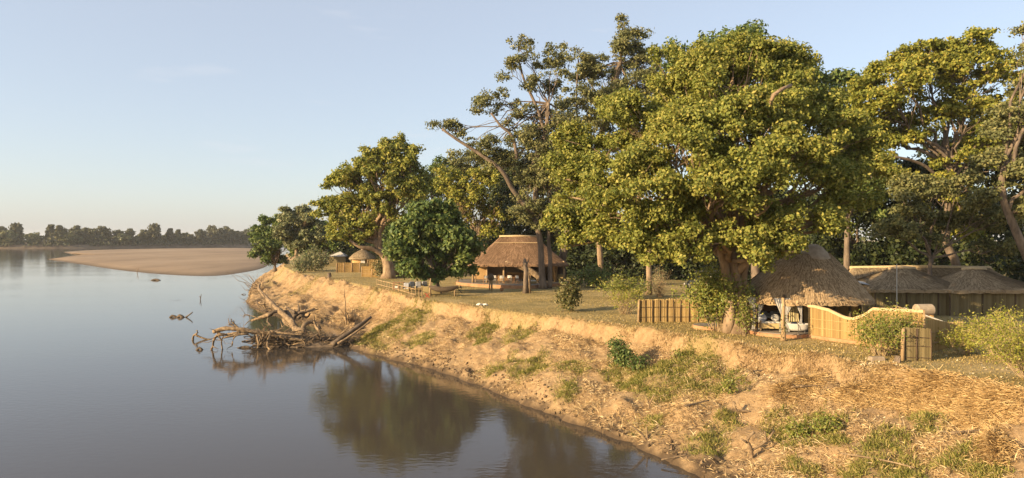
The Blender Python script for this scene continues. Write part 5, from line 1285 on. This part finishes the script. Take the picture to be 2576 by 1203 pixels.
r_ = thing('canvas_tent', 'white tent peak showing above the furthest left screen', 'tent', (P(853, 0, 168)[0], 168, LAWN))
m = MB(); m.add([(-2.2, -2, 2.2), (2.2, -2, 2.2), (2.2, 2, 2.2), (-2.2, 2, 2.2), (.3, 0, 3.4)], [(0, 1, 4), (1, 2, 4), (2, 3, 4), (3, 0, 4)]); m.build('roof', M['canvas'], r_)
m = MB(); m.box((0, 0, 1.1), (4.0, 3.6, 2.2)); m.build('walls', M['reed_olive_shaded'], r_)

# ---------------------------------------------------------------- dead trees in the water
def Z(zx, zy, d): return P(461.4 + .2877 * zx, 615.2 + .2877 * zy, d)
def limb_of(root, base, pts, r0, r1, mat, name='branch', sides=9, wob=.14):
    q = catmull([Z(*p) - base for p in pts], .35)
    n = len(q); g_ = np.random.default_rng(len(q) + int(abs(r0 * 1000)))
    rr = [.66 * (r0 + (r1 - r0) * i / (n - 1)) * (1 + .10 * math.sin(i * .9)) for i in range(n)]
    return MB().tube(q, rr, sides, wob=wob).build(name, M[mat], root, smooth=True)
base = Wt(640, 872); base[2] = 0
r_ = thing('fallen_tree', 'pale driftwood trunk arched over the water on bent branch legs', 'dead tree', base)
limb_of(r_, base, [(262, 768, 66.5), (330, 742, 66.5), (420, 738, 66.5), (520, 748, 66.6), (650, 772, 67), (800, 795, 67.5), (950, 825, 67.5), (1150, 855, 68)], .30, .34, 'drift', 'trunk', 10)
limb_of(r_, base, [(300, 775, 66.6), (380, 790, 66.4), (480, 770, 66.4), (560, 775, 66.6)], .13, .22, 'drift')
limb_of(r_, base, [(360, 790, 66.2), (290, 800, 66), (262, 850, 66), (258, 890, 66), (240, 930, 66)], .20, .12, 'drift')
limb_of(r_, base, [(500, 770, 66.4), (430, 800, 66.2), (345, 820, 66), (332, 860, 66), (342, 925, 66)], .17, .09, 'drift')
limb_of(r_, base, [(570, 785, 66.5), (480, 790, 66.3), (440, 820, 66.2), (425, 885, 66)], .17, .08, 'drift')
limb_of(r_, base, [(510, 760, 66.6), (462, 715, 66.6), (424, 678, 66.6)], .16, .11, 'drift')
limb_of(r_, base, [(655, 905, 66), (655, 860, 66.3), (640, 790, 66.8)], .12, .15, 'drift')
limb_of(r_, base, [(770, 925, 66), (740, 900, 66.2), (735, 850, 66.5), (760, 800, 67)], .14, .2, 'drift')
limb_of(r_, base, [(665, 890, 66.2), (690, 830, 66.2), (702, 735, 66.4)], .12, .05, 'drift')
limb_of(r_, base, [(690, 860, 66.3), (730, 800, 66.3), (760, 760, 66.5)], .10, .05, 'drift')
limb_of(r_, base, [(440, 720, 66.5), (400, 705, 66.5), (370, 708, 66.4)], .05, .02, 'drift')
limb_of(r_, base, [(700, 770, 66.9), (830, 752, 66.9), (885, 700, 67)], .09, .05, 'drift')
limb_of(r_, base, [(760, 760, 67), (900, 780, 66.6), (1045, 790, 66.6)], .17, .10, 'drift')
base = Wt(760, 860); base[2] = 0
r_ = thing('fallen_tree', 'grey forked dead tree rising from the tangle toward the left bank', 'dead tree', base)
limb_of(r_, base, [(1060, 770, 69), (985, 745, 70), (955, 690, 71), (905, 640, 72), (835, 580, 73), (775, 520, 75), (700, 440, 78), (660, 390, 80), (668, 348, 81)], .55, .22, 'drift', 'trunk', 10)
limb_of(r_, base, [(850, 590, 73), (790, 590, 72.6), (745, 630, 72.5), (738, 680, 72.3), (775, 715, 72)], .26, .13, 'drift_dark')
limb_of(r_, base, [(870, 600, 73), (905, 590, 73.5), (940, 640, 72.5), (965, 720, 71)], .28, .30, 'drift_dark')
limb_of(r_, base, [(765, 610, 73), (690, 635, 73.5), (595, 668, 74)], .40, .16, 'drift')
limb_of(r_, base, [(880, 650, 72.4), (900, 690, 72), (990, 740, 70)], .36, .3, 'drift')
limb_of(r_, base, [(1040, 760, 69.5), (1060, 700, 70), (1120, 680, 70.5), (1175, 705, 70.5), (1190, 740, 70)], .36, .2, 'drift')
limb_of(r_, base, [(1190, 760, 69.5), (1150, 700, 70), (1138, 610, 70)], .26, .05, 'drift')
limb_of(r_, base, [(740, 590, 73.5), (660, 540, 74), (640, 480, 75)], .10, .03, 'drift_dark')
limb_of(r_, base, [(720, 560, 74), (700, 480, 74), (715, 440, 74.4)], .07, .03, 'drift')
limb_of(r_, base, [(660, 400, 80), (590, 410, 82), (575, 470, 82), (525, 515, 82)], .14, .04, 'drift')
limb_of(r_, base, [(640, 640, 73.5), (580, 620, 74), (540, 612, 74)], .06, .02, 'drift')
g = np.random.default_rng(41)
for tr in [o for o in col.objects if o.name.startswith('fallen_tree')]:
    for br in [q for q in tr.children if q.name.startswith(('branch', 'trunk'))]:
        vs = br.data.vertices
        for k in range(8):
            p = np.array(vs[int(g.integers(0, len(vs)))].co); q = p + g.normal(size=3) * np.array([.5, .3, .45]) + np.array([-.1, 0, .2]); q[2] = max(q[2], .05)
            r0 = g.choice([.02, .03, .05])
            MB().tube(bez(p, q, g.normal() * .1, 3, .06, g), [r0, r0 * .8, r0 * .6, r0 * .3], 4).build('twig', M['drift'], br)
base = Wt(860, 868); base[2] = 0
r_ = thing('fallen_log', 'straight dark log leaning up against the bank at the tangle', 'log', base)
limb_of(r_, base, [(1300, 885, 67), (1370, 830, 67.4), (1460, 765, 68), (1560, 695, 68.8), (1642, 636, 69.6)], .42, .20, 'drift_dark', 'trunk', 9)
limb_of(r_, base, [(1350, 870, 66.6), (1450, 810, 67.2), (1560, 730, 68.2), (1630, 680, 69)], .20, .10, 'drift')
base = Wt(745, 800); base[2] = 0
r_ = thing('root_stump', 'dark uprooted stump lying at the foot of the bank', 'stump', base)
for k, (a, b, c) in enumerate((((960, 640), (1010, 580), (1000, 520)), ((1000, 650), (1060, 600), (1150, 560)), ((980, 600), (930, 570), (900, 550)), ((1020, 620), (1080, 640), (1110, 600)), ((950, 680), (1000, 620), (1040, 610)), ((1000, 600), (1120, 580), (1180, 565)), ((1040, 660), (1060, 600), (1075, 555)))):
    limb_of(r_, base, [(*a, 86), (*b, 86.5), (*c, 87)], .42 - .04 * k, .10, 'drift_dark', 'root', 7, .15)
base = bank_hit(883, 815)
r_ = thing('dead_bush', 'leafless grey dead bush standing at the top of the dark log', 'dead bush', base)
g = np.random.default_rng(91)
for k in range(16):
    q = np.array([g.normal() * .7, g.normal() * .5, g.uniform(.6, 2.2)])
    MB().tube(bez((g.normal() * .1, 0, -.1), q, .1, 4, .08, g), [.07, .055, .045, .03, .02], 4).build('branch', M['drift'], r_)
MB().tube(bez((-.6, 0, -.1), (-.75, 0, 4.2), 0, 5, .05, g), [.10, .09, .08, .06, .05, .03], 6).build('stem', M['drift'], r_)
# tangle of drift sticks
def tangle():
    g = np.random.default_rng(17); mb = MB(); mb2 = MB()
    for k in range(520):
        s = g.random(); x0 = 640 + 830 * s; yc = 830 + 25 * s; zx = x0 + g.normal() * 50; zy = yc + g.normal() * 34 * (1 - .3 * s)
        a = g.normal() * .5 + (.25 if g.random() < .6 else 1.8); ln = g.uniform(30, 150)
        d = 67.2 + 1.5 * g.random() + s * .8
        p = Z(zx - ln * math.cos(a), zy + ln * math.sin(a) * .6, d + g.normal() * .5); q = Z(zx + ln * math.cos(a), zy - ln * math.sin(a) * .6, d + g.normal() * .5)
        p[2] = max(p[2], -.1); q[2] = np.clip(q[2], 0.0, 2.2)
        r0 = g.choice([.025, .04, .06, .10], p=[.4, .3, .2, .1])
        (mb if g.random() < .5 else mb2).tube(bez(p, q, g.normal() * .15, 4, .05, g), [r0, r0 * .95, r0 * .85, r0 * .7, r0 * .45], 5, wob=.1)
    tag(mb.build('driftwood_tangle', M['drift']), 'tangle of pale drift sticks heaped between the fallen trees and the bank', 'driftwood', kind='stuff')
    tag(mb2.build('driftwood_tangle', M['drift_dark']), 'dark wet sticks and mud caught inside the driftwood heap', 'driftwood', kind='stuff')
    # the mud heap under it
    m = MB(); rows = []
    for i in range(9):
        t = i / 8; rows.append([tuple(Z(680 + 820 * t, 860, 66.9 + .5 * t + 2.6 * j / 8) * np.array([1, 1, 0]) + np.array([0, 0, -.25 + (.85 + .5 * t) * math.sin(math.pi * j / 8) * math.sin(math.pi * (.1 + .75 * t)) + g.normal() * .06])) for j in range(9)])
    tag(m.sheet(rows).build('mud_heap', M['drift_dark'], smooth=True), kind='structure')
tangle()
# twigs overhanging at the bank corner
base = bank_hit(655, 735)
r_ = thing('dead_bush', 'thin leafless twigs overhanging the water at the bank corner', 'dead bush', base)
for k in range(26):
    q = np.array([g.normal() * 2.6 - 1.6, g.normal() * 1.2, g.uniform(.4, 4.2)])
    MB().tube(bez((g.normal() * .5, 0, -.1), q, g.normal() * .6, 5, .16, g), [.07, .06, .05, .04, .03, .02], 4).build('twig', M['drift'], r_)
# snags in the river
def snag(label, px, py, parts, mat='drift_dark', name='river_snag'):
    b = Wt(px, py); r_ = thing(name, label, 'driftwood', (b[0], b[1], 0))
    for pts, r0, r1 in parts:
        q = catmull(pts, .2); n = len(q); MB().tube(q, [r0 + (r1 - r0) * i / (n - 1) for i in range(n)], 7, wob=.08).build('branch', M[mat], r_, smooth=True)
snag('low dark log barely above the water off the sandbar', 391, 706, [([(-1.2, 0, -.15), (-.6, 0, .12), (.3, 0, .22), (1.2, 0, -.1)], .2, .25)])
snag('forked twig sticking straight up out of the river', 505, 755, [([(-.1, 0, -.2), (0, 0, .5), (.1, 0, 1.0)], .08, .04), ([(0, 0, .3), (-.25, 0, .7)], .06, .03)])
snag('row of dark wet lumps breaking the surface in midstream', 443, 799, [([(-.9, 0, -.15), (-.5, 0, .22), (.1, 0, -.1)], .15, .2), ([(.1, 0, -.15), (.5, 0, .25), (1.0, 0, -.1)], .2, .2), ([(1.1, .1, -.1), (1.7, .1, .3), (2.2, .1, .7)], .12, .06)])
snag('crooked branch tip poking up left of the arched driftwood trunk', 487, 855, [([(-.1, 0, -.2), (.0, 0, .4), (.45, 0, .75), (.3, 0, 1.0)], .13, .06), ([(.2, 0, .5), (1.0, 0, .15), (1.9, 0, -.05)], .12, .07)], 'drift')
snag('small dark knob of wood just left of the bent branch leg', 502, 881, [([(-.3, 0, -.1), (0, 0, .2), (.3, 0, -.1)], .14, .12)])
snag('dark floating slab below the arched driftwood trunk', 617, 876, [([(-.8, 0, -.1), (0, 0, .10), (.8, 0, -.1)], .14, .12)])
snag('small dark stick in the water near the bank corner', 612, 742, [([(-.4, 0, -.05), (.1, 0, .15), (.5, 0, .05)], .08, .05)])
snag('leaning dry stick on the near shore of the sandbar', 345, 688, [([(0, 0, -.1), (.2, 0, 1.0), (.5, 0, 1.7)], .10, .05), ([(.2, 0, 1.0), (-.4, 0, 1.6)], .07, .03)], 'drift')

# ---------------------------------------------------------------- loose things on the bank
def bank_branch(label, px, py, parts, mat='drift', rz=0):
    b = bank_hit(px, py); r_ = thing('dead_branch', label, 'branch', b, rz); r_.scale = (1.35, 1.35, 1.25)
    for pts, r0, r1 in parts:
        q = catmull(pts, .15); n = len(q); MB().tube(q, [r0 + (r1 - r0) * i / (n - 1) for i in range(n)], 6, wob=.08).build('stick', M[mat], r_, smooth=True)
bank_branch('forked grey branch sticking out low on the bank above the waterline', 1888, 1155, [([(0, 0, -.2), (0, -.1, .35), (-.15, -.1, .7), (.1, -.1, 1.0)], .07, .05), ([(0, -.1, .3), (.5, -.1, .65), (.8, 0, 1.0)], .05, .025), ([(-.15, -.1, .6), (-.4, -.1, .75)], .05, .03), ([(.5, -.1, .65), (.45, -.1, 1.0)], .04, .02)])
bank_branch('small antler-shaped pale branch on the middle of the bank', 1630, 1040, [([(0, 0, -.1), (.05, 0, .35), (-.15, 0, .75)], .05, .02), ([(.05, 0, .3), (.25, 0, .75)], .04, .02)])
bank_branch('V-shaped grey stick near the waterline', 1610, 1115, [([(.3, 0, -.1), (.1, 0, .3), (-.35, 0, .7)], .05, .03), ([(.3, 0, -.1), (.25, 0, .65)], .04, .02)])
bank_branch('twisted bleached root on the bank below the giant tree', 1865, 1050, [([(-.3, 0, .5), (-.2, 0, .15), (.3, 0, .1), (.35, 0, -.2)], .06, .05), ([(.3, 0, .1), (.6, 0, -.15)], .04, .03)])
bank_branch('dark stick lying under the lawn edge near the hut', 1912, 945, [([(-.55, .1, .05), (0, 0, .1), (.55, -.05, .25)], .05, .03)], 'drift_dark')
bank_branch('long thin stick lying down the slope at bottom right', 2220, 1175, [([(-.9, .7, .1), (0, 0, .12), (.55, -.7, .12)], .035, .02)])
bank_branch('pale peeled stick lying across the straw at right', 2440, 1098, [([(-.55, 0, .06), (.1, .05, .10), (.7, .1, .08)], .05, .03)], 'drift')
bank_branch('bare twig lying beside the dark bank bush', 1600, 915, [([(-.8, 0, .35), (0, 0, .2), (.6, 0, .0)], .035, .02)], 'drift')
bank_branch('dark diagonal stick in the grass below the lawn edge', 1755, 1030, [([(-.5, 0, .05), (.5, .2, .25)], .035, .025)], 'drift_dark')
bank_branch('bundle of bleached sticks on the straw slope at right', 2050, 985, [([(-.9, 0, .05), (.9, .1, .12)], .03, .02), ([(-.8, .1, .1), (.8, -.1, .1)], .025, .02), ([(-.6, -.1, .08), (1.0, .2, .16)], .025, .02)], 'drift')
bank_branch('stick jutting from the near waterline at the bottom', 1700, 1170, [([(-.5, 0, .0), (.4, 0, .2)], .03, .02)])

# ---------------------------------------------------------------- grasses, straw and litter
def blades(name, pts, dirs, Ln, Wd, mat, label, cat, bend=.35, seed=1):
    g = np.random.default_rng(seed); n = len(pts)
    s = g.uniform(.5, 1.4, (n, 1))
    side = unit(np.cross(dirs, g.normal(size=(n, 3)))) * Wd * s * .55
    tip = pts + dirs * Ln * s; mid = pts + dirs * Ln * s * .4 + np.array([0, 0, bend * .10]) * s
    v = np.stack([pts, mid + side, tip, mid - side], 1).reshape(-1, 3)
    tri = np.arange(4 * n).reshape(n, 4)
    o = link_mesh(name, np_mesh(name, v, tri), M[mat])
    return tag(o, label, cat, kind='stuff')
M['straw'] = island_mat('straw', [(0, (.24, .155, .070)), (.4, (.42, .285, .138)), (.8, (.57, .42, .225)), (1, (.68, .54, .32))], .8, .1, patch=.3, spec=.15, pscale=.5)
M['straw_gold'] = island_mat('straw_gold', [(0, (.22, .130, .050)), (.5, (.42, .275, .12)), (1, (.62, .45, .22))], .8, .1, patch=.3, spec=.15, pscale=.5)
M['grass_green'] = island_mat('grass_green', [(0, (.09, .105, .022)), (.45, (.20, .20, .045)), (.8, (.33, .285, .085)), (1, (.50, .38, .16))], .7, .25, patch=.3, spec=.2, pscale=.6)
M['grass_dry'] = island_mat('grass_dry', [(0, (.17, .125, .045)), (.5, (.30, .225, .085)), (1, (.44, .33, .14))], .8, .15, patch=.3, spec=.15, pscale=.4)
M['straw_brown'] = island_mat('straw_brown', [(0, (.12, .075, .035)), (.5, (.26, .165, .075)), (1, (.46, .32, .15))], .85, .05, patch=.3, spec=.1, pscale=.6)
M['litter'] = island_mat('litter', [(0, (.20, .12, .06)), (.5, (.42, .31, .17)), (1, (.66, .56, .38))], .8, 0, spec=.2)
def line_at(C, n=900):
    seg = np.linalg.norm(np.diff(C, axis=0), axis=1); s = np.concatenate([[0], np.cumsum(seg)]); si = np.linspace(0, s[-1], n)
    return np.stack([np.interp(si, s, C[:, 0]), np.interp(si, s, C[:, 1])], 1)
_wl = line_at(WC[(WC[:, 1] > 18) & (WC[:, 1] < 140)]); _el = line_at(EC[(EC[:, 1] > 18) & (EC[:, 1] < 135)])
def bank_samples(n, g, box, tmin, tmax, weight=None):
    """points scattered over the bank (or the lawn behind its edge), thinner with distance"""
    wgt = (36.0 / np.maximum(np.hypot(*_wl.T), 20)) ** 1.4; cum = np.cumsum(wgt) / wgt.sum()
    out = []; have = 0; m = int(n * 1.6)
    for _ in range(60):
        i = np.minimum(np.searchsorted(cum, g.random(m)), len(_wl) - 2); f = g.random(m)[:, None]
        a = _wl[i] * (1 - f) + _wl[i + 1] * f; b = _el[i] * (1 - f) + _el[i + 1] * f
        if tmin >= .99: xy = b + np.array([.88, .47]) * (g.random((m, 1)) ** 1.2 * 26 - .5)
        else: xy = a + (b - a) * (g.uniform(max(-.02, tmin - .08), min(1.06, tmax + .08), (m, 1)))
        x, y = xy.T
        k = (np.abs(x / y) < .80) & (y > 20); x, y = x[k], y[k]
        h, t, dw, de, cv = ground_info(x, y)
        k = (t >= tmin) & (t <= tmax) & (dw > .08) & (h > .02)
        if weight is not None: k &= g.random(len(x)) < weight(x, y, t)
        out.append(np.column_stack([x, y, h])[k]); have += int(k.sum())
        if have >= n: break
    return np.concatenate(out)[:n]
g = np.random.default_rng(55)
down = np.array([-.80, -.46, -.38])
# dry straw lying on the slope
p = bank_samples(94000, g, (-50, 26, 22, 130), .0, .90, lambda x, y, t: .12 + .88 * sm(-.12, .22, fbm(x * .45 + 7, y * .45, 3)))
d = unit(down * g.uniform(.0, 1.2, (len(p), 1)) + g.normal(size=p.shape) * np.array([.8, .8, .38]) + np.array([0, 0, .12]))
blades('dry_straw', p + np.array([0, 0, .01]), d, .34, .024, 'straw', 'dry straw lying over the sunlit river bank', 'straw', seed=1)
# green growth
p = bank_samples(76000, g, (-50, 26, 22, 135), .05, .98, lambda x, y, t: green_cover(x, y) ** 1.1 * (.15 + .85 * sm(-.1, .2, fbm(x * 1.3, y * 1.3, 3))))
d = unit(g.normal(size=p.shape) * .55 + np.array([-.25, -.15, .75]))
blades('green_grass', p - np.array([0, 0, .02]), d, .26, .026, 'grass_green', 'patches of green grass growing on the river bank', 'grass', seed=2)
# thin fringe standing along the lawn edge
p = bank_samples(9000, g, (-50, 30, 24, 130),   .972, .999)
d = unit(g.normal(size=p.shape) * .45 + np.array([-.2, -.1, .8]))
blades('edge_grass', p - np.array([0, 0, .03]), d, .20, .022, 'straw', 'dry grass fringe along the edge of the lawn', 'grass', seed=3)
# roots and grass hanging over the little cliff
p = bank_samples(12000, g, (-50, 30, 24, 130), .90, .985, lambda x, y, t: sm(-.15, .25, fbm(x * .9 + 3, y * .9, 3)))
d = unit(g.normal(size=p.shape) * .4 + np.array([-.45, -.26, -.5]))
blades('hanging_grass', p + np.array([-.03, -.02, .03]), d, .26, .022, 'straw_brown', 'dry roots and grass hanging over the cut edge of the bank', 'grass', seed=6)
# cropped lawn
p = bank_samples(64000, g, (-50, 45, 24, 120), .999, 2.0, lambda x, y, t: .25 + .75 * sm(-.2, .25, fbm(x * .3, y * .3, 3)))
d = unit(g.normal(size=p.shape) * .7 + np.array([0, 0, .8]))
blades('lawn_grass', p - np.array([0, 0, .01]), d, .085, .035, 'grass_dry', 'short dry grass of the camp lawn', 'grass', seed=4)
# fallen leaves
def litter(pts, size, seed):
    g = np.random.default_rng(seed); b = np.tile(np.array([0, 0, 1.5]), (len(pts), 1))
    return leaf_mesh('fallen_leaves', pts + np.array([0, 0, .03]), b, size, size * .6, g)
c1 = [bank_hit(*q) for q in ((1790, 925), (1860, 930), (1900, 945), (2150, 950), (2180, 965), (2240, 975), (1720, 915), (2370, 1000))]
pp = []
for c in c1:
    n = 420; xy = c[:2] + g.normal(size=(n, 2)) * np.array([.9, .6]); pp.append(np.column_stack([xy, height(xy[:, 0], xy[:, 1])]))
xy = np.column_stack([g.uniform(5, 28, 1600), g.uniform(30, 55, 1600)]); hh, tt, *_ = ground_info(xy[:, 0], xy[:, 1]); k = tt > .3
pp.append(np.column_stack([xy, hh])[k])
tag(link_mesh('fallen_leaves', litter(np.concatenate(pp), .13, 3), M['litter']), 'pale dead leaves scattered over the bank and lawn', 'leaves', kind='stuff')
# heaps of cut thatching straw on the slope at right
def straw_heap(label, px, py, w, l_, h, az, seed, n=5200):
    g = np.random.default_rng(seed); c = bank_hit(px, py); ax = np.array([math.cos(az), math.sin(az)]); ay = np.array([-ax[1], ax[0]])
    u = g.normal(size=n) * .42; v = g.normal(size=n) * .42
    xy = c[:2] + ax * (u * l_)[:, None] + ay * (v * w)[:, None]
    z = height(xy[:, 0], xy[:, 1]) + h * np.exp(-(u ** 2 + v ** 2) * 2.2) * g.random(n) ** .5
    pts = np.column_stack([xy, z]) - np.array([*c[:2], c[2]])
    flow = np.column_stack([np.tile(ax, (n, 1)) * np.where(g.random(n) < .5, 1, -1)[:, None] * .8 + ay * np.sign(v)[:, None] * .5, np.full(n, -.18)])
    d = unit(flow + g.normal(size=(n, 3)) * np.array([.32, .32, .12]))
    root = thing('straw_heap', label, 'straw', c)
    s = unit(np.cross(d, g.normal(size=(n, 3)))) * .011
    ln = g.uniform(.5, 1.15, (n, 1))
    vv = np.stack([pts - s - d * ln * .5, pts + s - d * ln * .5, pts + s * .7 + d * ln * .5, pts - s * .7 + d * ln * .5], 1).reshape(-1, 3)
    tag(link_mesh('stalks', np_mesh('stalks', vv, np.arange(4 * n).reshape(n, 4)), M['straw_gold'], root), kind='stuff')
straw_heap('spread of cut straw below the reed wall, furthest left of the straw heaps', 2010, 985, .9, 1.6, .25, .2, 301, 2600)
straw_heap('flattened straw heap below the shrub and pale block', 2180, 1000, .9, 1.6, .35, -.3, 302, 3600)
straw_heap('large golden straw heap in the middle of the right slope', 2330, 1020, 1.0, 1.5, .45, -.5, 303, 5200)
straw_heap('sheaf-like straw heap fanning out at the right edge', 2480, 1050, .9, 1.5, .5, -.75, 304, 5200)
straw_heap('brown straw bundle falling down the slope at the right edge', 2500, 1130, .5, 1.4, .4, 1.0, 305, 6000)
straw_heap('loose straw along the lawn edge at the far right', 2420, 985, .6, 1.6, .2, -.6, 306, 2600)
# clods along the foot of the bank
def clods():
    g = np.random.default_rng(12); i = g.integers(8, len(WC) - 60, 9000); q = WC[i] + g.normal(size=(9000, 2)) * .5 + np.array([.6, .35]) * g.random((9000, 1)) ** 1.5 * 2.2
    h = height(q[:, 0], q[:, 1]); k = (h > .03) & (q[:, 1] > 24) & (q[:, 1] < 110); q, h = q[k], h[k]; n = len(q)
    r = g.uniform(.03, .13, n); V = []; Fc = []
    octv = np.array([(1, 0, 0), (-1, 0, 0), (0, 1, 0), (0, -1, 0), (0, 0, 1), (0, 0, -1)], float); octf = np.array([(0, 2, 4), (2, 1, 4), (1, 3, 4), (3, 0, 4), (2, 0, 5), (1, 2, 5), (3, 1, 5), (0, 3, 5)])
    v = (octv[None] * r[:, None, None] * g.uniform(.6, 1.3, (n, 6, 1))) + np.column_stack([q, h])[:, None, :]
    f = (octf[None] + 6 * np.arange(n)[:, None, None]).reshape(-1, 3)
    tag(link_mesh('soil_clods', np_mesh('soil_clods', v.reshape(-1, 3), f), M['clod']), 'crumbled clods of earth along the foot of the bank', 'clods', kind='stuff')
M['clod'] = island_mat('clod', [(0, (.05, .034, .021)), (.6, (.13, .088, .052)), (1, (.28, .19, .11))], .95, 0, spec=.1)
clods()

# ---------------------------------------------------------------- air
def haze():
    mb = MB(); mb.box((-600, 1400, 21.5), (9400, 9000, 49)); o = mb.build('haze', None)
    m = bpy.data.materials.new('haze'); m.use_nodes = True; nt = m.node_tree; nt.nodes.clear()
    out = nt.nodes.new('ShaderNodeOutputMaterial'); v = nt.nodes.new('ShaderNodeVolumePrincipled')
    v.inputs['Color'].default_value = (.90, .90, .92, 1); v.inputs['Density'].default_value = .00009; v.inputs['Anisotropy'].default_value = .0
    nt.links.new(v.outputs[0], out.inputs['Volume']); o.data.materials.append(m)
    tag(o, kind='stuff'); o['label'] = 'thin evening haze lying over the river and the far bank'; o['category'] = 'haze'
haze()
